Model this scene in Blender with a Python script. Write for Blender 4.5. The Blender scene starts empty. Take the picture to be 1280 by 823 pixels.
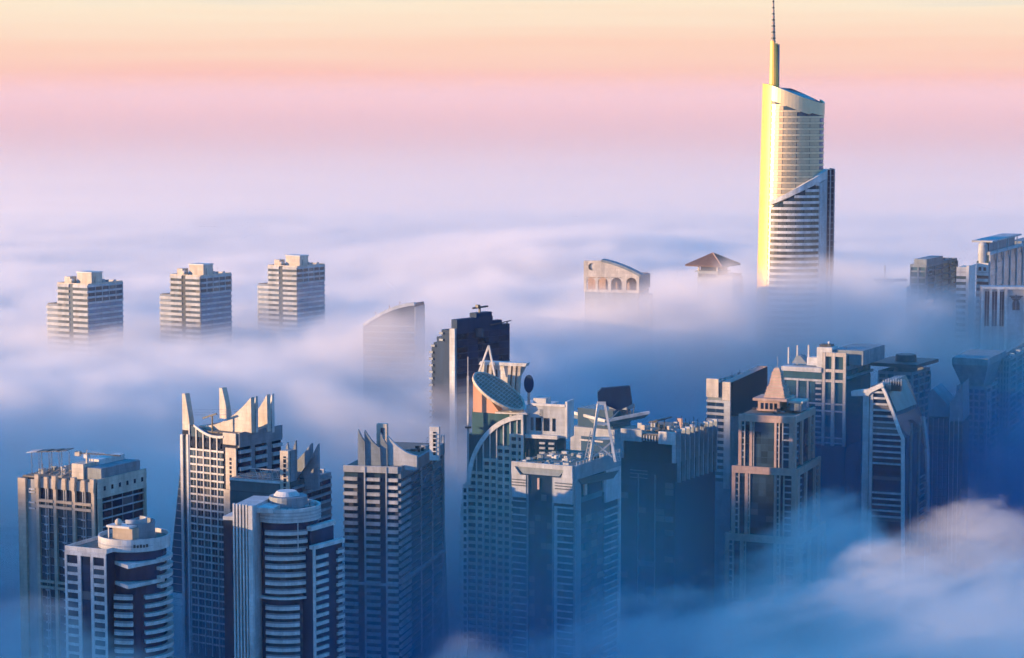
import bpy, bmesh, math, random
from mathutils import Vector, Matrix, noise as mnoise
R = math.radians
SC = bpy.context.scene
COL = SC.collection

# ------------------------------------------------------------------ camera
CAM_H = 290.0            # metres above the street
FPX = 2800.0             # focal length in photograph pixels (1280 wide)
HORIZON = 140.0          # photograph row of the true horizon
PITCH = math.atan((411.5 - HORIZON) / FPX)
cam = bpy.data.objects.new('camera', bpy.data.cameras.new('camera'))
COL.objects.link(cam)
cam.location = (0, 0, CAM_H)
cam.rotation_euler = (math.pi/2 - PITCH, 0, 0)
cam.data.sensor_width = 36.0
cam.data.lens = 36.0 * FPX / 1280.0
cam.data.clip_start = 1.0
cam.data.clip_end = 200000.0
SC.camera = cam

# ------------------------------------------------------------------ sun, sky, exposure
SUN_EL = 7.0             # degrees above the horizon
SUN_TO = 9.0            # degrees the sun sits towards the camera from due left
sl = bpy.data.lights.new('sun', 'SUN')
sl.energy = 5.0
sl.color = (1.0, 0.60, 0.30)
sl.angle = R(0.5)
sun = bpy.data.objects.new('sun', sl)
COL.objects.link(sun)
to_sun = Vector((-math.cos(R(SUN_TO))*math.cos(R(SUN_EL)), -math.sin(R(SUN_TO))*math.cos(R(SUN_EL)), math.sin(R(SUN_EL))))
sun.rotation_euler = to_sun.to_track_quat('Z', 'Y').to_euler()

world = bpy.data.worlds.new('World')
SC.world = world
world.use_nodes = True
wn = world.node_tree; wn.nodes.clear()
def wnode(t, **kw):
    n = wn.nodes.new(t)
    for k, v in kw.items(): setattr(n, k, v)
    return n
w_out = wnode('ShaderNodeOutputWorld')
w_bg = wnode('ShaderNodeBackground'); w_bg.inputs['Strength'].default_value = 0.1
w_sky = wnode('ShaderNodeTexSky', sky_type='NISHITA', sun_disc=False)
w_sky.sun_elevation = R(SUN_EL); w_sky.sun_rotation = math.atan2(to_sun.x, to_sun.y)
w_sky.air_density = 1.0; w_sky.dust_density = 1.0; w_sky.ozone_density = 3.0
w_tc = wnode('ShaderNodeTexCoord')
w_sep = wnode('ShaderNodeSeparateXYZ'); wn.links.new(w_tc.outputs['Generated'], w_sep.inputs[0])
w_abs = wnode('ShaderNodeMath', operation='MAXIMUM'); wn.links.new(w_sep.outputs['Z'], w_abs.inputs[0]); w_abs.inputs[1].default_value = 0.0
w_pow = wnode('ShaderNodeMath', operation='POWER'); wn.links.new(w_abs.outputs[0], w_pow.inputs[0]); w_pow.inputs[1].default_value = 0.4
# thin uneven layers in the dawn sky
w_map = wnode('ShaderNodeMapping'); w_map.inputs['Scale'].default_value = (2.5, 2.5, 70.0); wn.links.new(w_tc.outputs['Generated'], w_map.inputs[0])
w_noi = wnode('ShaderNodeTexNoise'); w_noi.inputs['Scale'].default_value = 1.6; w_noi.inputs['Detail'].default_value = 5.0; wn.links.new(w_map.outputs[0], w_noi.inputs['Vector'])
w_add = wnode('ShaderNodeMath', operation='MULTIPLY_ADD'); wn.links.new(w_noi.outputs[0], w_add.inputs[0]); w_add.inputs[1].default_value = 0.10; wn.links.new(w_pow.outputs[0], w_add.inputs[2])
w_sub = wnode('ShaderNodeMath', operation='SUBTRACT'); wn.links.new(w_add.outputs[0], w_sub.inputs[0]); w_sub.inputs[1].default_value = 0.05
w_ramp = wnode('ShaderNodeValToRGB'); wn.links.new(w_sub.outputs[0], w_ramp.inputs[0])
SKY = [(0.000, (0.43, 0.26, 0.27)),
       (0.105, (0.52, 0.24, 0.20)),
       (0.183, (0.54, 0.26, 0.19)),
       (0.241, (0.53, 0.335, 0.235)),
       (0.300, (0.52, 0.425, 0.305)),
       (0.345, (0.20, 0.30, 0.37)),
       (0.400, (0.05, 0.24, 0.45)),
       (0.540, (0.008, 0.20, 0.50)),
       (1.000, (0.003, 0.16, 0.46))]
cr = w_ramp.color_ramp
while len(cr.elements) < len(SKY): cr.elements.new(0.5)
for e, (p, c) in zip(cr.elements, SKY):
    e.position = p; e.color = (*c, 1)
w_mul = wnode('ShaderNodeVectorMath', operation='SCALE'); wn.links.new(w_ramp.outputs[0], w_mul.inputs[0]); w_mul.inputs['Scale'].default_value = 10.0
w_mix = wnode('ShaderNodeMix', data_type='RGBA'); w_mix.inputs['Factor'].default_value = 0.97
wn.links.new(w_sky.outputs[0], w_mix.inputs['A']); wn.links.new(w_mul.outputs[0], w_mix.inputs['B'])
wn.links.new(w_mix.outputs['Result'], w_bg.inputs['Color']); wn.links.new(w_bg.outputs[0], w_out.inputs['Surface'])

SC.view_settings.view_transform = 'Standard'
SC.view_settings.look = 'None'
SC.view_settings.exposure = 1.0
SC.view_settings.gamma = 1.0
SC.cycles.volume_bounces = 8
SC.cycles.max_bounces = 10
SC.cycles.diffuse_bounces = 2
SC.cycles.glossy_bounces = 2
SC.cycles.volume_step_rate = 3.0
SC.cycles.volume_max_steps = 512
SC.cycles.use_denoising = True
SC.cycles.use_adaptive_sampling = True
SC.cycles.adaptive_threshold = 0.04

# ------------------------------------------------------------------ materials
MATS = {}
def material(name, col, rough=0.7, var=0.12, scale=0.25, bump=0.0, spec=0.5, metal=0.0, streak=True, rnd=0.0, blinds=0.0, panel=0.0):
    m = bpy.data.materials.new(name); m.use_nodes = True
    nt = m.node_tree; b = nt.nodes['Principled BSDF']
    b.inputs['Roughness'].default_value = rough
    b.inputs['Metallic'].default_value = metal
    b.inputs['Specular IOR Level'].default_value = spec
    g = nt.nodes.new('ShaderNodeNewGeometry')
    mp = nt.nodes.new('ShaderNodeMapping'); mp.inputs['Scale'].default_value = (1, 1, 0.22 if streak else 1)
    nt.links.new(g.outputs['Position'], mp.inputs[0])
    n = nt.nodes.new('ShaderNodeTexNoise'); n.inputs['Scale'].default_value = scale; n.inputs['Detail'].default_value = 6; n.inputs['Roughness'].default_value = 0.65
    nt.links.new(mp.outputs[0], n.inputs['Vector'])
    mr = nt.nodes.new('ShaderNodeMapRange'); mr.inputs[1].default_value = 0.3; mr.inputs[2].default_value = 0.7
    mr.inputs[3].default_value = 1 - var*1.6; mr.inputs[4].default_value = 1 + var*0.6
    nt.links.new(n.outputs[0], mr.inputs[0])
    fac = mr.outputs[0]
    if rnd:
        oi = nt.nodes.new('ShaderNodeObjectInfo')
        r2 = nt.nodes.new('ShaderNodeMapRange'); r2.inputs[3].default_value = 1 - rnd; r2.inputs[4].default_value = 1 + rnd
        nt.links.new(oi.outputs['Random'], r2.inputs[0])
        mm = nt.nodes.new('ShaderNodeMath'); mm.operation = 'MULTIPLY'
        nt.links.new(fac, mm.inputs[0]); nt.links.new(r2.outputs[0], mm.inputs[1]); fac = mm.outputs[0]
    if panel:
        # cladding sheets: each its own slight tone, thin joints
        dp = nt.nodes.new('ShaderNodeVectorMath'); dp.operation = 'DOT_PRODUCT'; dp.inputs[1].default_value = (0.94, 0.57, 0)
        nt.links.new(g.outputs['Position'], dp.inputs[0])
        sz = nt.nodes.new('ShaderNodeSeparateXYZ'); nt.links.new(g.outputs['Position'], sz.inputs[0])
        cb = nt.nodes.new('ShaderNodeCombineXYZ'); nt.links.new(dp.outputs['Value'], cb.inputs[0]); nt.links.new(sz.outputs['Z'], cb.inputs[1])
        bk = nt.nodes.new('ShaderNodeTexBrick'); nt.links.new(cb.outputs[0], bk.inputs['Vector'])
        bk.inputs['Color1'].default_value = (1, 1, 1, 1); bk.inputs['Color2'].default_value = (1-panel,)*3 + (1,); bk.inputs['Mortar'].default_value = (1-2.2*panel,)*3 + (1,)
        bk.inputs['Scale'].default_value = 1.0; bk.inputs['Brick Width'].default_value = 2.4; bk.inputs['Row Height'].default_value = 1.7; bk.inputs['Mortar Size'].default_value = 0.05
        pm = nt.nodes.new('ShaderNodeMath'); pm.operation = 'MULTIPLY'; nt.links.new(fac, pm.inputs[0]); nt.links.new(bk.outputs['Color'], pm.inputs[1]); fac = pm.outputs[0]
    if blinds:
        gt = nt.nodes.new('ShaderNodeMath'); gt.operation = 'GREATER_THAN'; gt.inputs[1].default_value = 1 - blinds
        nt.links.new(oi.outputs['Random'], gt.inputs[0])
        ad = nt.nodes.new('ShaderNodeMath'); ad.operation = 'MULTIPLY'; ad.inputs[1].default_value = 0.55
        nt.links.new(gt.outputs[0], ad.inputs[0])
    v = nt.nodes.new('ShaderNodeVectorMath'); v.operation = 'SCALE'
    v.inputs[0].default_value = col; nt.links.new(fac, v.inputs['Scale'])
    base = v.outputs[0]
    if blinds:   # pale blinds drawn behind some panes
        bm_ = nt.nodes.new('ShaderNodeMix'); bm_.data_type = 'RGBA'; bm_.inputs['B'].default_value = (0.20, 0.19, 0.18, 1)
        nt.links.new(ad.outputs[0], bm_.inputs['Factor']); nt.links.new(base, bm_.inputs['A']); base = bm_.outputs['Result']
    nt.links.new(base, b.inputs['Base Color'])
    if bump:
        bp = nt.nodes.new('ShaderNodeBump'); bp.inputs['Strength'].default_value = bump; bp.inputs['Distance'].default_value = 0.3
        nt.links.new(n.outputs[0], bp.inputs['Height']); nt.links.new(bp.outputs[0], b.inputs['Normal'])
    MATS[name] = m
    return m
material('white_cladding', (0.65, 0.67, 0.69), 0.6, 0.22, panel=0.14)
material('cream_render', (0.62, 0.57, 0.51), 0.75, 0.24, panel=0.14)
material('beige_stone', (0.50, 0.43, 0.36), 0.8, 0.18, panel=0.14)
material('pink_stone', (0.55, 0.40, 0.35), 0.8, 0.18, panel=0.14)
material('grey_concrete', (0.32, 0.34, 0.36), 0.85, 0.2)
material('pale_grey', (0.47, 0.51, 0.56), 0.7, 0.24, panel=0.14)
material('blue_grey', (0.22, 0.28, 0.34), 0.6, 0.24, panel=0.14)
material('orange_panel', (0.64, 0.36, 0.26), 0.6, 0.1)
material('roof_membrane', (0.20, 0.19, 0.18), 0.9, 0.3, 0.5)
material('dark_glass', (0.012, 0.030, 0.080), 0.22, 0.3, 0.12, spec=0.35, rnd=0.5)
material('blue_glass', (0.035, 0.075, 0.12), 0.25, 0.25, 0.12, spec=0.4, rnd=0.35)
material('teal_glass', (0.05, 0.12, 0.15), 0.25, 0.25, 0.12, spec=0.4, rnd=0.3)
material('dark_pane', (0.012, 0.030, 0.080), 0.2, 0.3, 0.12, spec=0.45, rnd=0.5, blinds=0.12)
material('blue_pane', (0.035, 0.075, 0.12), 0.22, 0.25, 0.12, spec=0.45, rnd=0.4, blinds=0.10)
material('teal_pane', (0.05, 0.12, 0.15), 0.22, 0.25, 0.12, spec=0.45, rnd=0.4, blinds=0.08)
material('dark_metal', (0.06, 0.07, 0.085), 0.45, 0.2, metal=0.3)
material('steel', (0.45, 0.46, 0.48), 0.4, 0.12, metal=0.6)
material('roof_tile', (0.13, 0.08, 0.075), 0.8, 0.25, 0.6)
material('sunlit_gold_cladding', (0.94, 0.59, 0.16), 0.45, 0.10, metal=0.25, panel=0.07)  # yellow of the sun's reflection put into the base colour
material('mirror_glass', (0.60, 0.50, 0.36), 0.48, 0.10, 0.2, metal=0.85, rnd=0.10)  # warm sun glow put into the mirror tint
material('sunlit_gold_band', (0.80, 0.66, 0.44), 0.5, 0.08, metal=0.5, panel=0.06)  # golden sun glow put into the band colour
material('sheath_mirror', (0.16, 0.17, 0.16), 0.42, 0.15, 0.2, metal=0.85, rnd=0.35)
material('navy_panel', (0.012, 0.045, 0.11), 0.6, 0.15, spec=0.15)
material('mottled_mesh', (0.34, 0.28, 0.25), 0.8, 0.5, 1.6, streak=False)
material('sky_glass', (0.13, 0.20, 0.31), 0.25, 0.15, 0.15, spec=0.6, rnd=0.18)  # sky reflection and haze put into the glass colour
material('ground_sand', (0.30, 0.26, 0.21), 0.95, 0.25, 0.02, streak=False)

# ------------------------------------------------------------------ photograph measurement helpers
CP, SP = math.cos(PITCH), math.sin(PITCH)
def ray(px, py):
    x = (px - 640.0) / FPX; y = (411.5 - py) / FPX
    return Vector((x, CP + y*SP, -SP + y*CP))
def at(px, py, Y):
    d = ray(px, py); t = Y / d.y
    return Vector((d.x*t, Y, CAM_H + d.z*t))
def ppm(Y): return FPX / Y

# ------------------------------------------------------------------ mesh helpers
CUBES = {}
def cube_mesh(mat):
    if mat not in CUBES:
        me = bpy.data.meshes.new('block_' + mat)
        v = [(x, y, z) for z in (-.5, .5) for y in (-.5, .5) for x in (-.5, .5)]
        me.from_pydata(v, [], [(0,2,3,1), (4,5,7,6), (0,1,5,4), (2,6,7,3), (0,4,6,2), (1,3,7,5)])
        me.materials.append(MATS[mat]); CUBES[mat] = me
    return CUBES[mat]
def link(name, me, parent=None):
    o = bpy.data.objects.new(name, me); COL.objects.link(o)
    if parent is not None: o.parent = parent
    return o
def block(parent, name, x0, x1, y0, y1, z0, z1, mat):
    if name == 'window' and mat in ('dark_glass', 'blue_glass', 'teal_glass'): mat = mat.replace('glass', 'pane')
    o = link(name, cube_mesh(mat), parent)
    o.location = ((x0+x1)/2, (y0+y1)/2, (z0+z1)/2)
    o.scale = (max(abs(x1-x0), .02), max(abs(y1-y0), .02), max(abs(z1-z0), .02))
    return o
def pymesh(parent, name, verts, faces, mat, smooth=False):
    me = bpy.data.meshes.new(name); me.from_pydata([tuple(v) for v in verts], [], faces)
    bm = bmesh.new(); bm.from_mesh(me); bmesh.ops.recalc_face_normals(bm, faces=bm.faces); bm.to_mesh(me); bm.free()
    if smooth: me.polygons.foreach_set('use_smooth', [True]*len(me.polygons))
    me.materials.append(MATS[mat])
    return link(name, me, parent)
def prism_data(a, b):
    """two matching outlines -> closed prism"""
    n = len(a); v = list(a) + list(b)
    f = [tuple(range(n))[::-1], tuple(range(n, 2*n))] + [(i, (i+1) % n, n+(i+1) % n, n+i) for i in range(n)]
    return v, f
def plan_prism(parent, name, pts, z0, z1, mat):
    v, f = prism_data([(x, y, z0) for x, y in pts], [(x, y, z1) for x, y in pts])
    return pymesh(parent, name, v, f, mat)
def bar(parent, name, p, q, w, mat, d=None):
    """square bar from p to q"""
    p = Vector(p); q = Vector(q); o = link(name, cube_mesh(mat), parent)
    o.location = (p+q)/2; o.rotation_euler = (q-p).to_track_quat('Z', 'Y').to_euler()
    o.scale = (w, d or w, (q-p).length); return o
def cylinder(parent, name, cx, cy, z0, z1, r0, r1, mat, n=24):
    a = [(cx+r0*math.cos(2*math.pi*i/n), cy+r0*math.sin(2*math.pi*i/n), z0) for i in range(n)]
    b = [(cx+r1*math.cos(2*math.pi*i/n), cy+r1*math.sin(2*math.pi*i/n), z1) for i in range(n)]
    v, f = prism_data(a, b); return pymesh(parent, name, v, f, mat)
def ball(parent, name, c, r, mat):
    bm = bmesh.new(); bmesh.ops.create_icosphere(bm, subdivisions=2, radius=r)
    me = bpy.data.meshes.new(name); bm.to_mesh(me); bm.free(); me.materials.append(MATS[mat])
    me.polygons.foreach_set('use_smooth', [True]*len(me.polygons))
    o = link(name, me, parent); o.location = c; return o
def arc_slab(parent, name, cx, cy, r0, r1, a0, a1, z0, z1, mat, n=None):
    """ring sector; angles in degrees, 0 faces local -y, positive to local +x"""
    n = n or max(3, int(abs(a1-a0)/7)+1)
    an = [R(a0+(a1-a0)*i/n) for i in range(n+1)]
    pts = [(cx+r1*math.sin(a), cy-r1*math.cos(a)) for a in an] + [(cx+r0*math.sin(a), cy-r0*math.cos(a)) for a in reversed(an)]
    # quads so that the long concave outline stays clean
    m = n+1; v = [(x, y, z0) for x, y in pts] + [(x, y, z1) for x, y in pts]; k = 2*m; f = []
    for i in range(n):
        o1, o2, i1, i2 = i, i+1, k-1-i, k-2-i
        f += [(o1, o2, i2, i1), (k+o1, k+i1, k+i2, k+o2), (o1, k+o1, k+o2, o2), (i1, i2, k+i2, k+i1)]
    f += [(0, k-1, 2*k-1, k), (n, k+n, k+n+1, n+1)]
    return pymesh(parent, name, v, f, mat)
def stuff_boxes(parent, name, boxes, mat):
    v, f = [], []
    for x0, x1, y0, y1, z0, z1 in boxes:
        b = len(v)
        v += [(x, y, z) for z in (z0, z1) for y in (y0, y1) for x in (x0, x1)]
        f += [tuple(b+i for i in q) for q in ((0,2,3,1), (4,5,7,6), (0,1,5,4), (2,6,7,3), (0,4,6,2), (1,3,7,5))]
    o = pymesh(parent, name, v, f, mat); o['kind'] = 'stuff'; return o
def tag(o, label, cat, group=None):
    o['label'] = label; o['category'] = cat
    if group: o['group'] = group
    return o
def structure(o): o['kind'] = 'structure'; return o

class Tower:
    """A tower with a left and a right face meeting at the corner nearest to the camera.
    Local frame: left face on y=0 (x from -wl to 0), right face on x=0 (y from 0 to wr)."""
    def __init__(self, name, label, xc, yt, Y, th, xl, xr, cat='tower', group=None):
        self.th = R(th); self.Y = Y
        p = at(xc, yt, Y); self.org = Vector((p.x, p.y, 0)); self.top = p.z
        self.ex = Vector((math.cos(self.th), -math.sin(self.th), 0)); self.ey = Vector((math.sin(self.th), math.cos(self.th), 0))
        r = bpy.data.objects.new(name, None); COL.objects.link(r)
        r.location = self.org; r.rotation_euler = (0, 0, -self.th); r.empty_display_size = 5
        self.r = r; tag(r, label, cat, group)
        self.wl = -self.P('L', xl, yt)[0]; self.wr = self.P('R', xr, yt)[0]
        self.fl = 3.4
    def local(self, w):
        d = Vector(w) - self.org
        return Vector((d.dot(self.ex), d.dot(self.ey), d.z))
    def P(self, face, px, py, off=0.0):
        """point of the photograph on a plane parallel to a face; off metres behind it -> (x or y, z)"""
        d = ray(px, py); o = Vector((0, 0, CAM_H))
        n = self.ey if face == 'L' else self.ex
        k = (self.org - o).dot(n) + (off if face == 'L' else -off)
        t = k / d.dot(n); q = self.local(o + d*t)
        return (q.x, q.z) if face == 'L' else (q.y, q.z)
    def xs(self, face, px, py=None, off=0.0):
        return self.P(face, px, py if py is not None else self.ref, off)[0]
    ref = 600
    def body(self, mat='dark_glass', name='wall', z0=0, z1=None, x0=None, x1=0, y0=0, y1=None, parent=None):
        return block(parent or self.r, name, -self.wl if x0 is None else x0, x1, y0, self.wr if y1 is None else y1, z0, self.top if z1 is None else z1, mat)
    def fb(self, face, a0, a1, z0, z1, d0, d1, mat, name, parent=None):
        """box on a face: a0..a1 along it, standing d0..d1 proud"""
        p = parent or self.r
        if face == 'L': return block(p, name, a0, a1, -d1, -d0, z0, z1, mat)
        return block(p, name, d0, d1, a0, a1, z0, z1, mat)
    def fpx(self, face, px0, py0, px1, py1, d0, d1, mat, name, off=0.0):
        """box on a face from photograph pixels"""
        a0, z1 = self.P(face, px0, py0, off); a1, z0 = self.P(face, px1, py1, off)
        return self.fb(face, a0, a1, z0, z1, d0-off, d1-off, mat, name)
    def fpoly(self, face, pts, d0, d1, mat, name, px=True, off=0.0, parent=None):
        """outline on a face (photograph pixels or metres) extruded from d0 to d1 proud of plane at off"""
        q = [self.P(face, x, y, off) for x, y in pts] if px else pts
        if face == 'L': a = [(u, -d0+off, z) for u, z in q]; b = [(u, -d1+off, z) for u, z in q]
        else: a = [(d0-off, u, z) for u, z in q]; b = [(d1-off, u, z) for u, z in q]
        v, f = prism_data(a, b); return pymesh(parent or self.r, name, v, f, mat)
    def bands(self, face, a0, a1, ztop, zbot, pitch, h, d0, d1, mat, name='floor_band'):
        z = ztop
        while z > zbot:
            self.fb(face, a0, a1, z-h, z, d0, d1, mat, name); z -= pitch
    def piers(self, face, xs, w, z0, z1, d0, d1, mat, name='pier'):
        for a in xs: self.fb(face, a-w/2, a+w/2, z0, z1, d0, d1, mat, name)
    def windows(self, face, cols, w, ztop, zbot, pitch, h, d, mat='dark_glass', name='window'):
        z = ztop
        while z > zbot:
            for a in cols: self.fb(face, a-w/2, a+w/2, z-h, z, -0.1, d, mat, name)
            z -= pitch
    def clutter(self, seed, n, x0, x1, y0, y1, z, hmax=3.0, mats=('pale_grey', 'white_cladding', 'blue_grey', 'grey_concrete')):
        """plant boxes on a roof, each one a part"""
        rd = random.Random(seed)
        for i in range(int(n*1.9)):
            w, d, h = rd.uniform(.6, 2.8), rd.uniform(.6, 2.6), rd.uniform(.5, hmax)*rd.uniform(.4, 1)
            cx, cy = rd.uniform(x0+1, x1-1), rd.uniform(y0+1, y1-1)
            block(self.r, 'plant_unit', cx-w/2, cx+w/2, cy-d/2, cy+d/2, z, z+h, rd.choice(mats))
            if i % 5 == 0: bar(self.r, 'roof_pipe', (cx, cy, z+.5), (cx+rd.uniform(-5, 5)*.5, cy+rd.uniform(1, 4), z+.5), .25, 'steel')
            if i % 7 == 3: bar(self.r, 'antenna', (cx, cy, z+h), (cx, cy, z+h+rd.uniform(1.5, 4)), .14, 'dark_metal')
    def rim(self, z, h, t, mat, x0=None, x1=0, y0=0, y1=None, out=0.15):
        """parapet round a roof: four walls butted end to end"""
        x0 = -self.wl if x0 is None else x0; y1 = self.wr if y1 is None else y1
        block(self.r, 'parapet', x0-out, x1+out, y0-out, y0-out+t, z, z+h, mat)
        block(self.r, 'parapet', x0-out, x1+out, y1+out-t, y1+out, z, z+h, mat)
        block(self.r, 'parapet', x0-out, x0-out+t, y0-out+t, y1+out-t, z, z+h, mat)
        block(self.r, 'parapet', x1+out-t, x1+out, y0-out+t, y1+out-t, z, z+h, mat)

# ------------------------------------------------------------------ setting: ground
g = pymesh(None, 'ground', [(-60000, -3000, 0), (60000, -3000, 0), (60000, 120000, 0), (-60000, 120000, 0)], [(0, 1, 2, 3)], 'ground_sand')
structure(g)
# ================================================================== the towers
def grid_face(t, face, a0, a1, ztop, zbot, ncol, pitch, pw, bh, frame, glass='dark_glass', pd=0.5, bd=0.35, first=True, last=True, wname='window'):
    """piers, floor bands and one pane for every cell"""
    st = (a1-a0)/ncol
    for i in range(ncol+1):
        if (i == 0 and not first) or (i == ncol and not last): continue
        c = a0+i*st; t.fb(face, c-pw/2, c+pw/2, zbot, ztop, 0, pd, frame, 'pier')
    z = ztop
    while z-pitch > zbot:
        t.fb(face, a0, a1, z-bh, z, 0, bd, frame, 'floor_band')
        for i in range(ncol):
            t.fb(face, a0+i*st+pw*.5+.1, a0+(i+1)*st-pw*.5-.1, z-pitch+.12, z-bh-.12, -.2, 0.08, glass, wname)
        z -= pitch
def band_face(t, face, a0, a1, ztop, zbot, pitch, bh, frame, glass='dark_glass', d=0.9, npane=0, bname='balcony'):
    z = ztop
    while z-pitch > zbot:
        t.fb(face, a0, a1, z-bh, z, 0, d, frame, bname)
        if npane:
            st = (a1-a0)/npane
            for i in range(npane): t.fb(face, a0+i*st+.15, a0+(i+1)*st-.15, z-pitch+.1, z-bh-.1, -.2, .08, glass, 'window')
        z -= pitch
def lattice_mast(parent, name, base, h, w, mat, n=6):
    x, y, z = base
    for sx in (-1, 1):
        for sy in (-1, 1): bar(parent, 'mast_leg', (x+sx*w/2, y+sy*w/2, z), (x+sx*w*.3, y+sy*w*.3, z+h), w*.14, mat)
    for i in range(n):
        z0 = z+h*i/n; z1 = z+h*(i+1)/n; k = w/2*(1-.4*i/n)
        bar(parent, 'mast_brace', (x-k, y-k, z0), (x+k, y-k, z1), w*.1, mat)
        bar(parent, 'mast_brace', (x-k, y+k, z1), (x+k, y+k, z0), w*.1, mat)

# ---- 1 beige pier tower, front left
t = Tower('pier_tower', 'beige stone tower with flared piers and striped awnings on its roof, foremost at far left', 121, 601, 900, 27, 27, 181)
t.ref = 620
fl = 10.6/ppm(900); zb = 40
P = t.P
wl, wr, top = t.wl, t.wr, t.top
t.body('dark_glass', z1=top-1.2)
block(t.r, 'roof_slab', -wl+.4, -.4, .4, wr-.4, top-1.2, top-.6, 'roof_membrane')
x = lambda px, py=620: t.xs('L', px, py)
z = lambda py, px=80: P('L', px, py)[1]
# corner pier and recess at the far end
t.fb('L', -wl-.8, x(35), zb, z(597, 30), -2, 1.6, 'beige_stone', 'corner_pier')
t.fb('L', x(35)+.05, x(46), zb, z(599, 40), -.5, .3, 'grey_concrete', 'recess_panel')
for py in (610, 614, 627, 634): t.fb('L', x(37), x(45), z(py+2, 40), z(py, 40), .3, .8, 'pale_grey', 'recess_slab')
big = [x(49), x(70.5), x(94), x(118)]
for c in big:
    t.fb('L', c-.75, c+.75, zb, top-5, 0, 1.2, 'beige_stone', 'pier')
    # flared head
    t.fpoly('L', [(c-.75, top-5), (c+.75, top-5), (c+1.15, top-.6), (c+1.15, top+.6), (c-.9, top+.6), (c-.9, top-1)], 0, 1.8, 'beige_stone', 'pier_head', px=False)
for i in range(3):
    a0, a1 = big[i]+.75, big[i+1]-.75; m = (a0+a1)/2
    t.fb('L', m-.9, m+.9, top-5, top-.2, .2, 1.3, 'beige_stone', 'bay_head')
    for s in (-.55, .55): t.fb('L', m+s-.16, m+s+.16, zb, top-5, 0, .7, 'pale_grey', 'mullion')
    t.fb('L', a0, m-.9, top-5, top-.9, .1, .45, 'grey_concrete', 'head_panel'); t.fb('L', m+.9, a1, top-5, top-.9, .1, .45, 'grey_concrete', 'head_panel')
    zz = top-9.6
    k = 0
    while zz > zb:
        if k not in (0, 1):
            t.fb('L', m-1.1, m+1.1, zz-.55, zz, .7, 1.25, 'pale_grey', 'balcony')
        t.fb('L', a0, a1, zz-.3, zz, 0, .25, 'blue_grey', 'floor_band')
        for s0, s1 in ((a0+.1, m-.75), (m+.75, a1-.1)): t.fb('L', s0, s1, zz-fl+.1, zz-.4, -.2, .1, 'blue_glass', 'window')
        zz -= fl; k += 1
for py in (626, 633, 727, 734):
    for i in range(3): t.fb('L', big[i]+.76, big[i+1]-.76, z(py+3.2), z(py), .75, 1.5, 'beige_stone', 'cross_beam')
y = lambda px, py=620: t.xs('R', px, py)
t.fb('R', 0, wr, top-7.5, top+.4, 0, .9, 'cream_render', 'parapet_wall')
for i in range(6): t.fb('R', 3.2+i*(wr-7)/5, 4.6+i*(wr-7)/5, top-4.6, top-2.8, .8, .98, 'dark_glass', 'window')
t.fb('R', 0, 2.4, zb, top-7.5, 0, .8, 'beige_stone', 'pier'); t.fb('R', wr-1.6, wr, zb, top-7.5, 0, .8, 'beige_stone', 'pier')
band_face(t, 'R', 2.4, wr-1.6, top-9.2, zb, fl, .55, 'pale_grey', 'dark_glass', .5, 4, 'floor_band')
for i in range(1, 4): t.fb('R', 2.4+i*(wr-4)/4-.15, 2.4+i*(wr-4)/4+.15, zb, top-7.5, 0, .35, 'blue_grey', 'mullion')
# roof: plant house, tanks, awnings
block(t.r, 'plant_house', -9, -.8, 4, wr-2, top-.6, top+4.2, 'blue_grey'); block(t.r, 'plant_house', -15, -9.1, 3, 11, top-.6, top+5.6, 'cream_render')
block(t.r, 'plant_house', -13, -8, 12, wr-3, top-.6, top+6.4, 'white_cladding')
t.clutter(1, 14, -wl+3, -12, 1.5, wr-3, top-.6, 3.2)
for i in range(5):
    bar(t.r, 'roof_pipe', (-wl+6+i*3.5, 2, top+.6), (-wl+6+i*3.5, 8, top+1.6), .25, 'beige_stone')
for i in range(4):
    cx = -wl+1.5+i*5.2; hz_ = top+8.6+i*.5
    for s in (.4, 4.2): bar(t.r, 'awning_post', (cx+s, 4.5, top-.6), (cx+s, 4.5, hz_), .18, 'dark_metal')
    v, f = prism_data([(cx-.9, 2.6, hz_-.25), (cx+4.6, 2.6, hz_+.55), (cx+4.6, 7.4, hz_+.95), (cx-.9, 7.4, hz_+.15)], [(cx-.9, 2.6, hz_+.0), (cx+4.6, 2.6, hz_+.8), (cx+4.6, 7.4, hz_+1.2), (cx-.9, 7.4, hz_+.4)])
    pymesh(t.r, 'awning', v, f, 'dark_metal' if i else 'pale_grey')
# crane standing on it
cr_ = bpy.data.objects.new('roof_crane', None); COL.objects.link(cr_); tag(cr_, 'small maintenance crane with a long level jib on the beige tower roof', 'crane')
q = t.org + t.ex*(-9.5) + t.ey*6; cr_.location = (q.x, q.y, top-.6); cr_.rotation_euler = (0, 0, -t.th)
bar(cr_, 'mast', (0, 0, 0), (0, 0, 10.5), .7, 'cream_render')
bar(cr_, 'jib', (-4.5, 0, 10.2), (17, 0, 10.5), .45, 'dark_metal'); block(cr_, 'counterweight', -5.6, -3.2, -.8, .8, 9, 11, 'cream_render'); block(cr_, 'cab', -.9, .9, -1, 1, 8.4, 10, 'white_cladding')
bar(cr_, 'stay', (0, 0, 11.6), (11, 0, 10.5), .12, 'steel'); bar(cr_, 'king_post', (0, 0, 10.5), (0, 0, 11.9), .3, 'cream_render')

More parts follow.
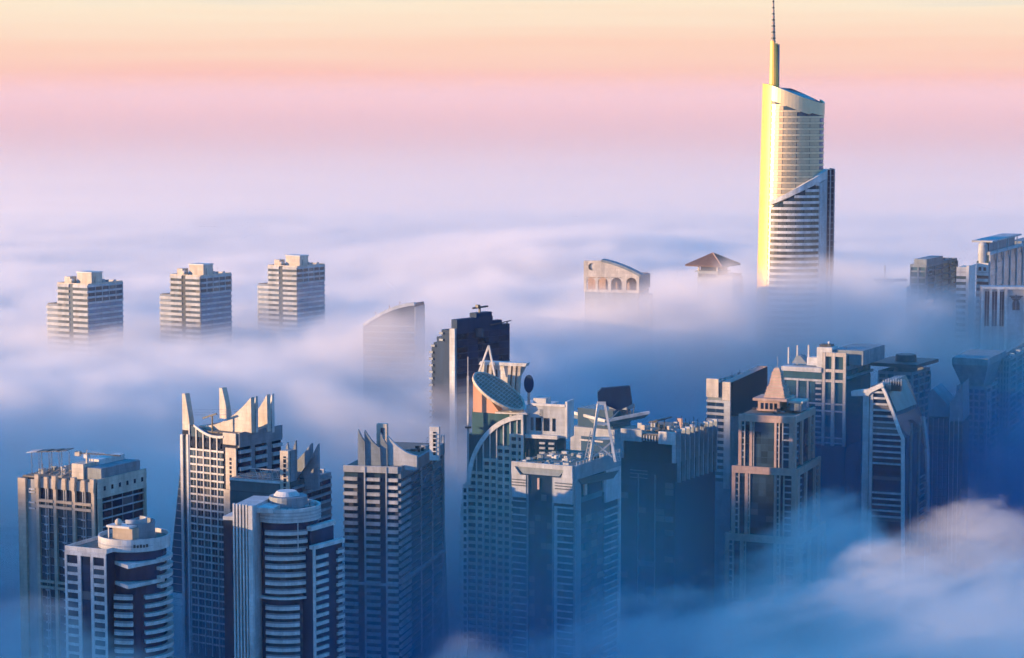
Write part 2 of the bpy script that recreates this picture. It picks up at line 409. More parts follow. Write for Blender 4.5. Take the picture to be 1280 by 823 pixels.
# ---- 2 round cornered tower in front of it
t = Tower('round_corner_tower', 'white tower with a round parapet drum and curved balconies, in front of the beige tower', 133, 690, 830, 25, 82, 217)
t.ref = 705; P = t.P; top = t.top; wl = t.wl; fl = 11.5/ppm(830); zb = 55
x = lambda px, py=705: t.xs('L', px, py)
t.body('dark_glass', z1=top-.8, y1=22)
block(t.r, 'roof_slab', -wl+.5, -.1, .5, 21.5, top-.8, top-.35, 'roof_membrane')
t.rim(top-.8, 1.7, .4, 'white_cladding', y1=22)
cols = [(82, 88), (96, 103.5), (113, 116.5), (130, 134)]
t.fb('L', -wl, 0, top-2.4, top-.8, 0, .6, 'white_cladding', 'cornice')
for a, b in cols[0:1]: t.fb('L', x(a), x(a+2.5), zb, top-2.4, 0, .6, 'white_cladding', 'pier')
for a, b in ((98, 102), (114, 117.5), (131, 133.2)): t.fb('L', x(a), x(b), zb, top-2.4, 0, .6, 'white_cladding', 'pier')
zz = top-5.6
while zz > zb:
    t.fb('L', x(84.5), x(98)-.02, zz-1.1, zz, 0, .45, 'white_cladding', 'floor_band'); t.fb('L', x(117.5)+.02, x(131)-.02, zz-1.3, zz, 0, .5, 'white_cladding', 'floor_band')
    t.fb('L', x(84.5)+.1, x(98)-.1, zz-fl+.1, zz-1.2, -.2, .1, 'blue_glass', 'window'); t.fb('L', x(117.5)+.2, x(131)-.2, zz-fl+.15, zz-1.45, -.2, .1, 'blue_glass', 'window')
    t.fb('L', x(102)+.1, x(114)-.1, zz-fl+.1, zz-.1, -.2, .1, 'dark_glass', 'window')
    zz -= fl
c = t.local(at(168, 690, 846)); cx, cy = c.x, c.y; rr = 45/ppm(846)
zt = at(168, 675.5, 846-rr).z; zbt = at(168, 691, 846-rr).z
cylinder(t.r, 'glass_drum', cx, cy, 0, zbt+.3, rr-1.4, rr-1.4, 'dark_glass', 40)
A0 = math.degrees(t.th)     # turns the local arcs towards the camera
arc_slab(t.r, 'parapet_ring', cx, cy, rr-.5, rr, -180, 180, zbt, zt, 'white_cladding', 48)
arc_slab(t.r, 'parapet_groove', cx, cy, rr-.2, rr+.12, -75+A0-20, 60+A0-20, zbt+1.9, zbt+2.5, 'pale_grey', 30)
cylinder(t.r, 'roof_slab', cx, cy, zbt+.3, zt-1.5, rr-.6, rr-.6, 'roof_membrane', 40)
for i in range(5):   # small dark raised marks on the parapet, too far to read
    a = A0+14+i*5.0-4; ar = R(a)
    arc_slab(t.r, 'sign_mark', cx, cy, rr-.1, rr+.2, a-1.7, a+1.7, zbt+1.7, zbt+2.9-.2*(i % 2), 'dark_metal', 3)
# two chevron slabs below the drum
for py, w in ((703, .9), (728, .9)):
    zc = at(161, py, 846-rr).z
    a = t.local(at(137, py, 838)); b = t.local(at(160, py, 826)); d = t.local(at(206, py, 840)); e_ = t.local(at(206, py, 856)); f_ = t.local(at(140, py, 856))
    plan_prism(t.r, 'chevron_slab', [(a.x, a.y), (b.x, b.y), (d.x, d.y), (e_.x, e_.y), (f_.x, f_.y)], zc-1.3, zc, 'white_cladding')
zz = zbt-3.2; k = 0
while zz > zb:
    arc_slab(t.r, 'balcony', cx, cy, rr-1.6, rr+.9, A0+(52 if k < 4 else 25), A0+112, zz-1.25, zz, 'white_cladding')
    if k >= 4:
        arc_slab(t.r, 'balcony', cx, cy, rr-1.6, rr+.9, A0-24, A0+6, zz-1.25, zz, 'white_cladding')
        arc_slab(t.r, 'railing', cx, cy, rr+.6, rr+.75, A0-24, A0+6, zz+.02, zz+.9, 'blue_grey')
    if k < 4: pass
    zz -= fl; k += 1
# rooftop plant
zr = zt-1.5
d = lambda px, Y: t.local(at(px, 660, Y))
a = d(152, 838); block(t.r, 'plant_house', a.x-3.5, a.x+5.5, a.y-1, a.y+6, zr, zr+5.2, 'beige_stone')
block(t.r, 'roof_canopy', a.x-5.5, a.x+5, a.y-2.2, a.y+4, zr+5.4, zr+6.2, 'white_cladding'); block(t.r, 'canopy_post', a.x-5, a.x-4.6, a.y-1.8, a.y-1.4, zr, zr+5.4, 'white_cladding')
ball(t.r, 'radome', (a.x-1.4, a.y, zr+7.3), 1.4, 'cream_render')
arc_slab(t.r, 'plant_screen', cx, cy, 7.6, 8, A0-10, A0+150, zr, zr+6.5, 'blue_grey'); arc_slab(t.r, 'plant_screen', cx, cy, 4.5, 5, A0-30, A0+160, zr, zr+7.6, 'pale_grey')
t.clutter(2, 9, cx-8, cx+9, cy-9, cy+8, zr, 3.5)

# ---- 3 crowned tower with curved grid front
def sail(t, face, pts, off, th, mat, name='crown_sail'):
    """upright concave fin: top edge curve given in photograph pixels"""
    return t.fpoly(face, pts, 0, th, mat, name, off=off)
def curve(p, q, sag, n=10):
    """points from p to q with a hollow (sag > 0: below the chord in the picture)"""
    o = []
    for i in range(n+1):
        s = i/n; o.append((p[0]+(q[0]-p[0])*s, p[1]+(q[1]-p[1])*s + sag*4*s*(1-s)))
    return o
t = Tower('crowned_tower', 'tower with four bright pylons and swept crown sails above a white window grid', 297, 543, 985, 33, 228, 351)
t.ref = 600; P = t.P; top = t.top; wl, wr = t.wl, t.wr; fl = 9.65/ppm(985); zb = 45
x = lambda px, py=600: t.xs('L', px, py)
z = lambda py, px=260: P('L', px, py)[1]
t.body('dark_glass', z1=top-.5)
block(t.r, 'roof_slab', -wl+.5, -.5, .5, wr-.5, top-.5, top, 'roof_membrane')
# glass front rises in a curve above the roof
tp = [(x(238), z(532, 240)), (x(245), z(533, 245))] + [P('L', a, b) for a, b in curve((245, 532), (277, 546), 5)][1:] + [(x(277), top-3), (x(238), top-3)]
t.fpoly('L', tp, -1.2, .3, 'blue_glass', 'curved_head', px=False)
ce = [P('L', a, b) for a, b in curve((244, 530), (281, 544.5), 5)]
rim_ = ce + [(u, w-1.1) for u, w in reversed(ce)]
v, f = prism_data([(u, -.3, w) for u, w in rim_], [(u, -1.2, w) for u, w in rim_])
n_ = len(ce); v2 = v; f = []
m_ = len(rim_)
for i in range(n_-1):
    o1, o2, i1, i2 = i, i+1, m_-1-i, m_-2-i
    f += [(o1, o2, i2, i1), (m_+o1, m_+i1, m_+i2, m_+o2), (o1, m_+o1, m_+o2, o2), (i1, i2, m_+i2, m_+i1)]
f += [(0, m_-1, 2*m_-1, m_), (n_-1, m_+n_-1, m_+n_, n_)]
pymesh(t.r, 'curved_rim', v2, f, 'white_cladding')
cols = [x(p) for p in (238.6, 247.2, 255.8, 264.4, 273)]
for c, hp in zip(cols, (531, 532.5, 538, 542, 545)): t.fb('L', c-.3, c+.3, zb, z(hp, 250), .3, .8, 'white_cladding', 'pier')
zz = z(562)
while zz-fl > zb:
    t.fb('L', cols[0], x(281), zz-.85, zz, .3, .7, 'white_cladding', 'floor_band')
    for i in range(5):
        a0 = cols[i]+.4; a1 = (cols[i+1] if i < 4 else x(280))-.4
        t.fb('L', a0, a1, zz-fl+.15, zz-1.0, .0, .36, 'dark_glass' if i % 2 else 'blue_glass', 'window')
        m = (a0+a1)/2; t.fb('L', m-.08, m+.08, zz-fl+.15, zz-1.0, .36, .48, 'pale_grey', 'mullion')
    zz -= fl
t.fb('L', cols[0], x(277), z(559.5), z(553), .3, .5, 'dark_glass', 'dark_band')
# bright corner strip at the right, stepped above
t.fb('L', x(281), x(297), z(556, 290), z(541.5, 290), .2, 1.0, 'cream_render', 'corner_block')
t.fb('L', x(284), x(297), z(612, 290), z(560, 290), .3, 1.0, 'cream_render', 'corner_strip'); t.fb('L', x(281), x(289), zb, z(612.4, 290), .3, .95, 'cream_render', 'corner_strip')
for i in range(7): t.fb('L', x(289), x(291.5), z(572+i*5.3+3.6, 290), z(572+i*5.3, 290), .95, 1.08, 'dark_glass', 'slot')
# left pier pair with a glass slot, leaning glass buttress beyond
t.fb('L', x(228), x(231), zb, z(543, 229), 0, 1.2, 'white_cladding', 'pier'); t.fb('L', x(235.6), x(238), zb, z(543, 237), 0, 1.2, 'white_cladding', 'pier'); t.fb('L', x(231)+.02, x(235.6)-.02, zb, z(545, 233), 0, .5, 'blue_glass', 'window_strip')
q0, q1 = P('L', 227.5, 548), P('L', 208, 740)
t.fpoly('L', [(-wl, q0[1]), (q0[0], q0[1])] + [(P('L', a, b)) for a, b in curve((227, 552), (208, 740), 0, 6)] + [(-wl, q1[1])], -9, -1, 'blue_glass', 'leaning_buttress', px=False)
zz = q0[1]-3
while zz > zb+20:
    s = (q0[1]-zz)/(q0[1]-q1[1]); t.fb('L', q0[0]+(q1[0]-q0[0])*s+.2, -wl, zz-.25, zz, -1, -.8, 'pale_grey', 'floor_band'); zz -= fl
# pylons
def pylon(t, pxl, pxr, pyt, pyb, off, depth, tip):
    a0, zt_ = t.P('L', pxl, pyt, off); a1 = t.P('L', pxr, pyt, off)[0]; zb_ = t.P('L', pxr, pyb, off)[1]
    t.fpoly('L', [(a0, zb_), (a1, zb_), (a0+(a1-a0)*.75, zb_+(zt_-zb_)*.5), (a0+(a1-a0)*tip, zt_), (a0, zt_)], 0, -depth, 'cream_render', 'pylon', px=False, off=off)
pylon(t, 227.4, 238, 492, 549, 0, 3.2, .35); pylon(t, 274, 284, 485, 524, 15, 3.2, .35)
# swept sails
sail(t, 'L', curve((250, 532), (313.5, 497), 11) + [(314.5, 541.5), (268, 542)], 5, -2.4, 'cream_render')
sail(t, 'L', curve((300, 530), (333.5, 493.5), 7) + [(334.5, 540), (300, 541)], 19, -2.4, 'cream_render')
sail(t, 'L', curve((311, 515), (319.5, 495.5), 2) + [(320, 541), (311, 541)], 9, -1.6, 'white_cladding')
sail(t, 'L', curve((330, 513), (340, 492.5), 2) + [(340.5, 541), (330, 541)], 23, -1.6, 'white_cladding')
# rooftop cradle and railings
rc = t.local(at(262, 520, 992)); bar(t.r, 'cradle_arm', (rc.x-4, rc.y, rc.z-1.4), (rc.x+4, rc.y, rc.z+1.2), .7, 'dark_metal'); bar(t.r, 'cradle_post', (rc.x+1.5, rc.y, top), (rc.x+1.5, rc.y, rc.z), .5, 'dark_metal')
for i in range(3): bar(t.r, 'stay_wire', (-wl+4, 2, top+8.5-i*1.1), (x(275), 13, top+9-i*1.2), .12, 'steel')
# right face: parapet and three stacks of balconies
y = lambda px, py=580: t.xs('R', px, py)
t.fb('R', 0, wr, top-6, top+.6, 0, 1.0, 'blue_grey', 'parapet_wall')
for a, b in ((298, 312), (318, 332), (339, 351)): band_face(t, 'R', y(a), y(b), top-7.4, zb, fl*1.12, 1.55, 'pale_grey', 'dark_glass', 1.2, 3)
for a, b in ((312.5, 317.5), (332.5, 338.5)): t.fb('R', y(a), y(b), zb, top-6.05, 0, .6, 'blue_grey', 'dark_strip')

# ---- 4 second crowned tower, mostly behind the round white one
t = Tower('crowned_tower', 'dark crowned tower with one bright slotted pylon and horned sails behind the balcony tower', 364, 601, 925, 24, 288, 414)
t.ref = 605; P = t.P; top = t.top; wl, wr = t.wl, t.wr; zb = 45; fl = 10/ppm(925)
x = lambda px, py=605: t.xs('L', px, py)
z = lambda py, px=330: P('L', px, py)[1]
t.body('teal_glass', z1=top-.6, y1=wr*.5); block(t.r, 'rear_wall', -wl+12, 0, wr*.5+.02, wr, 0, top-1.4, 'blue_grey')
t.fb('L', -wl, x(352), z(603.2), z(600.4), -.5, .8, 'white_cladding', 'roof_edge')
t.fb('L', -wl, x(352), z(616), z(603.4), 0, .3, 'teal_glass', 'glass_band'); t.fb('L', -wl, x(352), z(640), z(616.6), 0, .55, 'teal_glass', 'glass_band')
for i in range(9): bar(t.r, 'truss_web', (x(316)+i*1.3, 4, top-.4), (x(316)+(i+1)*1.3, 4, top+3) if i % 2 else (x(316)+(i-1)*1.3, 4, top+3), .22, 'steel')
bar(t.r, 'truss_chord', (x(294), 4, top+3.2), (x(351), 4, top+3.2), .35, 'steel'); bar(t.r, 'truss_chord', (x(294), 4, top-.3), (x(351), 4, top-.3), .35, 'steel')
for i in range(8): bar(t.r, 'rail_post', (x(296)+i*2.4, 1, top-.6), (x(296)+i*2.4, 1, top+1.1), .12, 'steel')
bar(t.r, 'rail', (x(296), 1, top+1.1), (x(350), 1, top+1.1), .14, 'steel')
t.fpx('L', 352, 563, 363, 660, 0, 1.4, 'cream_render', 'pylon')
t.fpx('L', 356.3, 570, 359.6, 613, 1.3, 1.6, 'dark_glass', 'slot')
for i in range(7): t.fpx('L', 355.2, 572+i*6, 361, 573.6+i*6, 1.5, 1.75, 'cream_render', 'slot_bar')
t.fb('R', .05, 5.5, 45, z(563.6, 363), -4, -.1, 'blue_grey', 'pylon_side')
sail(t, 'L', curve((354.5, 567), (359, 553), 2) + [(361, 566), (361, 572), (354.5, 572)], 3, -1.2, 'blue_grey')
sail(t, 'L', curve((362, 570), (369.5, 551), 2) + [(370, 600), (362, 600)], 4, -1.2, 'blue_grey')
sail(t, 'L', curve((340, 592), (389, 554.5), 8) + [(389.5, 572), (370, 600), (340, 600)], 9, -1.6, 'blue_grey')
sail(t, 'L', curve((366, 592), (397.5, 555), 8) + [(398, 612), (366, 612)], 11, -1.6, 'blue_grey')
y = lambda px, py=620: t.xs('R', px, py)
band_face(t, 'R', 1, wr-.6, top-3, zb, fl, 1.1, 'blue_grey', 'dark_glass', .7, 4)
t.clutter(4, 8, -6, -1, 6, wr-2, top-1.4, 5, ('blue_grey', 'dark_metal', 'pale_grey'))

# ---- 5 round white tower with dark glass, front
t = Tower('balcony_tower', 'round front tower of dark glass with ribbed white fins and curved white balcony bands', 318, 640, 850, 14, 279, 400)
t.ref = 650; P = t.P; top = t.top; wl = t.wl; fl = 10.75/ppm(850); zb = 50
x = lambda px, py=650: t.xs('L', px, py)
z = lambda py, px=305: P('L', px, py)[1]
c = t.local(at(358, 650, 866)); cx, cy = c.x, c.y; rr = 43/ppm(866); A0 = math.degrees(t.th)
t.body('dark_glass', z1=z(650), x1=x(292), y1=18)
t.fb('L', -wl, x(292)-.02, z(651), z(646.5), -17, .5, 'pale_grey', 'roof_slab')
block(t.r, 'core_wall', x(292), x(317.5), 0, 22, 0, z(632), 'pale_grey')
for i in range(5): t.fb('L', x(292.6)+i*x(296.6)-i*x(292.6), x(294.4)+i*x(296.6)-i*x(292.6), zb, z(629.5+i*.2), 0, 1.4, 'white_cladding', 'fin')
t.fb('L', x(312.2), x(317.5), zb, z(631), 0, 1.8, 'white_cladding', 'fin_wall')
zt = at(358, 637.5, 866-rr).z; zbt = at(358, 654.5, 866-rr).z
cylinder(t.r, 'glass_drum', cx, cy, 0, zbt+.2, rr-.9, rr-.9, 'dark_glass', 44)
arc_slab(t.r, 'parapet_ring', cx, cy, rr-.7, rr+.2, -180, 180, zbt, zt, 'white_cladding', 52)
for i in range(3): arc_slab(t.r, 'parapet_rib', cx, cy, rr+.1, rr+.4, A0-90, A0+90, zbt+1.1+i*1.25, zbt+1.55+i*1.25, 'pale_grey', 30)
cylinder(t.r, 'roof_slab', cx, cy, zbt+.2, zt-1.4, rr-.8, rr-.8, 'roof_membrane', 40)
v_ = t.local(at(317, 640, 852)); block(t.r, 'roof_deck', x(317.5), cx, 3, 22, zt-1.2, zt+.8, 'white_cladding')
zr = zt-1.4
cylinder(t.r, 'plant_house', cx+.5, cy+1, zr, zr+4.6, 8.2, 7.4, 'blue_grey', 24); cylinder(t.r, 'plant_roof', cx-.2, cy+1.2, zr+4.7, zr+6.4, 5.2, 3.8, 'white_cladding', 24)
t.clutter(5, 16, cx-10, cx+10.5, cy-9.5, cy+7, zr, 2.6, ('blue_grey', 'pale_grey', 'dark_metal', 'white_cladding'))
zz = at(358, 665.5, 866-rr).z; k = 0; zline = at(358, 747, 866-rr).z
while zz-fl > zb:
    if abs(zz-zline) > fl*.6 or zz < zline-fl:
        arc_slab(t.r, 'balcony', cx, cy, rr-1, rr+.75, A0-31, A0+(41 if zz > zline else 26), zz-1.3, zz, 'white_cladding')
        arc_slab(t.r, 'railing', cx, cy, rr+.45, rr+.6, A0-31, A0+(41 if zz > zline else 26), zz+.02, zz+.7, 'blue_grey')
        for i in range(6): arc_slab(t.r, 'window', cx, cy, rr-.95, rr-.82, A0-29+i*11.5, A0-29+i*11.5+10.5, zz-fl+.15, zz-1.4, 'blue_glass', 2)
    zz -= fl; k += 1
arc_slab(t.r, 'ledge', cx, cy, rr-1, rr+.9, A0-62, A0+62, zline-.9, zline, 'white_cladding')
p0 = R(A0+24); bar(t.r, 'downpipe', (cx+(rr+.8)*math.sin(p0), cy-(rr+.8)*math.cos(p0), at(375, 690, 855).z), (cx+(rr+.8)*math.sin(p0), cy-(rr+.8)*math.cos(p0), zbt), .28, 'white_cladding')
# stepped wing to the right
w1 = t.local(at(390, 665, 858)); w2 = t.local(at(417, 665, 870)); w3 = t.local(at(428, 680, 880))
zA = at(402, 660, 862).z; zB = at(410, 680, 864).z
def wing(a, b, back, ztop, name):
    d_ = Vector((b.x-a.x, b.y-a.y)); nrm = Vector((-d_.y, d_.x)).normalized()*back
    plan_prism(t.r, name, [(a.x, a.y), (b.x, b.y), (b.x+nrm.x, b.y+nrm.y), (a.x+nrm.x, a.y+nrm.y)], 0, ztop, 'dark_glass')
    return d_.normalized(), -nrm.normalized()
def wing_bar(a, dr, nr, s0, s1, z0, z1, d0, d1, mat, name):
    pts = [(a.x+dr.x*s+nr.x*d, a.y+dr.y*s+nr.y*d) for s, d in ((s0, d0), (s1, d0), (s1, d1), (s0, d1))]
    plan_prism(t.r, name, pts, z0, z1, mat)
w0 = t.local(at(388, 665, 856)); dr, nr = wing(w0, w2, 14, zA, 'wing_wall'); L1 = Vector((w2.x-w0.x, w2.y-w0.y)).length
wing_bar(w0, dr, nr, -.4, L1+.3, zA-.1, zA+1.6, -1.5, .8, 'white_cladding', 'wing_parapet')
wb = t.local(at(391, 685, 853)); wc = t.local(at(428, 685, 869)); dr2, nr2 = wing(wb, wc, 12, zB, 'wing_wall'); L2 = Vector((wc.x-wb.x, wc.y-wb.y)).length
wing_bar(wb, dr2, nr2, -.3, L2+.4, zB-.1, zB+1.3, -1.5, .9, 'white_cladding', 'wing_parapet')
wing_bar(wb, dr2, nr2, -.2, .9, zb, zB-.12, 0, .7, 'white_cladding', 'pier')
zz = zB-3.0
while zz-fl > zb:
    wing_bar(wb, dr2, nr2, 1.0, L2*.46, zz-1.3, zz, .0, 1.0, 'white_cladding', 'balcony'); wing_bar(wb, dr2, nr2, L2*.78, L2+.3, zz-1.2, zz, .0, .9, 'white_cladding', 'balcony')
    wing_bar(wb, dr2, nr2, L2*.8, L2+.1, zz+.02, zz+1.0, .6, .75, 'blue_grey', 'railing')
    zz -= fl

# ---- 6 crowned tower in the middle, in shade
t = Tower('crowned_tower', 'shaded crowned tower in the middle with broad balcony bands and two pale pylon tips', 498, 585, 985, 13, 430, 553)
t.ref = 620; P = t.P; top = t.top; wl, wr = t.wl, t.wr; zb = 40; fl = 9.5/ppm(985)
x = lambda px, py=620: t.xs('L', px, py)
z = lambda py, px=465: P('L', px, py)[1]
t.body('blue_glass', z1=top-.5); block(t.r, 'roof_slab', -wl+.5, -.5, .5, wr-.5, top-.5, top-.1, 'roof_membrane')
t.fb('L', -wl, 0, z(590.5), z(582.5), 0, 1.3, 'pale_grey', 'parapet_wall'); t.fb('R', 0, wr, top-5, top+.3, 0, 1.2, 'blue_grey', 'parapet_wall')
for a, b, mt in ((430, 447.5, 'pale_grey'), (457, 475.5, 'pale_grey'), (484, 498, 'white_cladding')): band_face(t, 'L', x(a), x(b), z(597), zb, fl, 1.55, mt, 'dark_glass', 1.3, 3)
for a, b in ((448, 456.5), (476, 483.5)):
    t.fb('L', x(a), x(b), zb, z(590.6), 0, .5, 'dark_glass', 'dark_strip'); t.fb('L', x(b)-.1, x(b)+.5, zb, z(583), .5, 1.6, 'pale_grey', 'pier')
zz = top-7; ya = t.xs('R', 511)
while zz-fl > zb:
    t.fb('R', 0, ya, zz-1.5, zz, 0, 1.2, 'pale_grey', 'balcony'); t.fb('R', ya+.1, wr, zz-.4, zz, 0, .5, 'blue_grey', 'floor_band')
    for i in range(3): t.fb('R', ya+.3+i*(wr-ya)/3, ya-.2+(i+1)*(wr-ya)/3, zz-fl+.1, zz-.5, -.2, .12, 'blue_glass', 'window')
    zz -= fl
for i in range(1, 3): t.fb('R', ya+i*(wr-ya)/3-.2, ya+i*(wr-ya)/3+.2, zb, top-5, 0, .7, 'pale_grey', 'mullion')
t.fb('R', wr-1.5, wr+.4, zb, top+4, -.4, 1.0, 'pale_grey', 'pier')
bp_ = [t.P('R', 552, 600), t.P('R', 563, 800)]
t.fpoly('R', [(wr, top-6), (wr+2, top-10), (bp_[1][0], bp_[1][1]), (wr, bp_[1][1])], -8, -.6, 'blue_glass', 'leaning_buttress', px=False)
t.fb('L', -wl-.4, 0, z(731), z(728), 0, 1.8, 'pale_grey', 'ledge'); t.fb('R', 0, wr, top-52.5, top-51.4, 0, 1.6, 'pale_grey', 'ledge')
sail(t, 'L', [(447.5, 584), (447.5, 537)] + curve((447.8, 537), (456, 552), 2)[1:] + [(456.5, 584)], 3, -1.5, 'blue_grey')
sail(t, 'L', [(455.5, 584), (455.5, 538)] + curve((455.8, 538), (475, 560), 3)[1:] + [(476, 584)], 4, -1.5, 'blue_grey')
sail(t, 'L', [(475.5, 586), (475.5, 541)] + curve((476, 541), (484, 556), 2)[1:] + [(484.5, 586)], 5, -1.5, 'blue_grey')
sail(t, 'L', [(484, 588), (484, 545)] + curve((484.3, 545), (521, 570), 5)[1:] + [(521, 588)], 6, -1.8, 'pale_grey')
sail(t, 'R', curve((512, 585), (543, 562), 6) + [(543, 592), (512, 592)], 6, -1.5, 'blue_grey')
t.fpx('L', 472.5, 529, 485.5, 560, 0, 2.5, 'cream_render', 'pylon', off=12); t.fpx('L', 478, 534, 481.5, 548, 2.4, 2.8, 'dark_glass', 'slot', off=12)
t.fpx('L', 538.5, 532.5, 550.5, 575, 0, 2.5, 'white_cladding', 'pylon', off=14); t.fpx('L', 543.3, 539, 546.3, 568, 2.4, 2.8, 'dark_glass', 'slot', off=14)
for i in range(5): t.fpx('L', 542, 541+i*5.4, 547.6, 542.6+i*5.4, 2.7, 2.95, 'white_cladding', 'slot_bar', off=14)
t.clutter(6, 7, -8, -1, 8, wr-4, top-.1, 3.4, ('pale_grey', 'dark_metal'))
bar(t.r, 'cradle_rail', (-4, 9, top+6), (6, 14, top+6.3), .4, 'dark_metal')
# ---- 7 arched tower with the tilted oval roof
t = Tower('arched_tower', 'tower with a white quarter arch over a stepped window grid and a tilted oval roof', 655, 519, 1000, 20, 584, 700)
t.ref = 600; P = t.P; top = t.top; wl, wr = t.wl, t.wr; zb = 45; fl = 9.05/ppm(1000)
x = lambda px, py=600: t.xs('L', px, py)
z = lambda py, px=620: P('L', px, py)[1]
block(t.r, 'wall', -wl, 0, 0, wr, 0, z(545), 'teal_glass')
# glass head that follows the arch
arch = [(584.3, 606)] + [(655-70.5*math.cos(a), 606-88*math.sin(a)) for a in [R(6+84*i/16) for i in range(17)]]
t.fpoly('L', [P('L', a, b) for a, b in arch] + [P('L', 655, 606)], -3, .25, 'teal_glass', 'arch_glass', px=False)
ao = [P('L', a, b) for a, b in arch]; cxa, cza = P('L', 655, 606)
ai = [(cxa+(u-cxa)*.93, cza+(w-cza)*.93) for u, w in ao]
n_ = len(ao); v = [(u, -.2, w) for u, w in ao+ai] + [(u, -1.5, w) for u, w in ao+ai]; f = []; k = 2*n_
for i in range(n_-1): f += [(i, i+1, n_+i+1, n_+i), (k+i, k+n_+i, k+n_+i+1, k+i+1), (i, k+i, k+i+1, i+1), (n_+i, n_+i+1, k+n_+i+1, k+n_+i)]
f += [(0, n_, k+n_, k), (n_-1, k+n_-1, k+2*n_-1, 2*n_-1)]
pymesh(t.r, 'arch_rib', v, f, 'white_cladding')
mpx = [588, 596.4, 604.8, 613.2, 621.6, 630, 638.4, 647]
def arch_z(px):
    c = max(-1, min(1, (655-px)/70.5)); return z(606-88*math.sin(math.acos(c))*.945, px)
steps = [(584, 590), (596.4, 590), (604.8, 573.5), (613.2, 573.5), (621.6, 557), (630, 557), (638.4, 541), (647, 541), (655, 541)]
for px in mpx[1:]: t.fb('L', x(px)-.22, x(px)+.22, zb, arch_z(px), .25, .95, 'white_cladding', 'mullion')
t.fb('L', x(652.5), x(655), zb, z(519, 654), .2, 1.3, 'white_cladding', 'pier'); t.fb('L', x(584), x(586), zb, z(604), .2, 1.0, 'white_cladding', 'pier')
edges = [584] + mpx[1:] + [653]
for i in range(len(edges)-1):
    a, b = x(edges[i])+.25, x(edges[i+1])-.25; pt = [590, 590, 573.5, 573.5, 557, 557, 541, 541][i]
    k = 0; zz = z(pt)
    while zz-fl > zb:
        t.fb('L', a, b, zz-1.5, zz, .0, .75 if k else 1.1, 'cream_render', 'spandrel')
        t.fb('L', a+.35, b-.35, zz-fl+.05, zz-1.55, -.1, .34, 'dark_glass' if (i+k) % 3 else 'blue_glass', 'window')
        zz -= fl; k += 1
    t.fb('L', a, a+.34, zb, z(pt)-1.5, .26, .6, 'cream_render', 'jamb'); t.fb('L', b-.34, b, zb, z(pt)-1.5, .26, .6, 'cream_render', 'jamb')
# bowed left flank
fp = [P('L', 583.8, 602), P('L', 579, 606), P('L', 575.5, 650), P('L', 574.5, 740), P('L', 577, 823)]
t.fpoly('L', fp + [(-wl, fp[-1][1])], -3.5, .6, 'white_cladding', 'flank_wall', px=False)
zz = fp[1][1]-1.5
while zz-fl > zb:
    t.fb('L', -wl-1.6, -wl-.2, zz-1.9, zz, .55, .72, 'dark_glass', 'window'); zz -= fl
# glass and orange corner above the arch
t.fpoly('L', [(587, 606), (587, 512), (620, 517), (650, 519), (655, 545), (655, 606)], -9, -3.1, 'teal_glass', 'rear_glass')
t.fpoly('L', [(588.5, 469), (590, 467), (594, 476), (604, 493), (623, 518.5), (588.5, 516)], -8.5, -2.8, 'orange_panel', 'orange_panel')
for i in range(6): t.fpx('L', 589, 500+i*3, 600+i*3.6, 500.5+i*3, 2.7, 2.9, 'pink_stone', 'panel_joint') if False else None
bar(t.r, 'mast', (x(586), -.8, z(606, 586)), (x(586), -.8, z(470, 586)), .8, 'pale_grey'); bar(t.r, 'mast_tip', (x(586), -.8, z(470, 586)), (x(586), -.8, z(446, 586)), .35, 'pale_grey')
arc_slab(t.r, 'mast_collar', x(586), -.8, .3, 1.5, -180, 180, z(535, 586), z(533, 586), 'dark_metal', 12)
# tilted oval roof: a ring, a mesh deck and ribs across it
eA = Vector((x(590.5, 470), 2.0, z(468.5, 590))); pB = t.P('L', 654, 512, 4.0); eB = Vector((pB[0], 4.0, pB[1]))
ec = (eA+eB)/2; ea = (eB-eA)/2; pS = t.P('L', 634, 481, 12.0); up_ = Vector((pS[0], 12.0, pS[1])); eb = up_-ec; eb -= ea*(eb.dot(ea)/ea.length_squared)
nrm = ea.cross(eb).normalized()
def oval(s, k, off): return [tuple(ec + ea*s*math.cos(2*math.pi*i/k) + eb*s*math.sin(2*math.pi*i/k) + nrm*off) for i in range(k)]
v, f = prism_data(oval(.95, 36, -.4), oval(.95, 36, .1)); pymesh(t.r, 'oval_roof', v, f, 'mottled_mesh')
o1, o2, o3, o4 = oval(1, 36, -.6), oval(1, 36, .7), oval(.93, 36, .7), oval(.93, 36, -.6)
v = o1+o2+o3+o4; f = []
for i in range(36):
    j = (i+1) % 36
    for a, b in ((0, 1), (1, 2), (2, 3), (3, 0)): f.append((a*36+i, a*36+j, b*36+j, b*36+i))
pymesh(t.r, 'oval_rim', v, f, 'cream_render')
for i in range(-8, 9):
    s = i/9; h = math.sqrt(1-s*s)*.92
    bar(t.r, 'roof_rib', ec+ea*s*.95+eb*h+nrm*.35, ec+ea*s*.95-eb*h+nrm*.35, .2, 'cream_render')
for i in range(-2, 3):
    s = i/3; h = math.sqrt(1-s*s)*.92
    bar(t.r, 'roof_rib', ec+eb*s*.95+ea*h+nrm*.36, ec+eb*s*.95-ea*h+nrm*.36, .25, 'pale_grey')
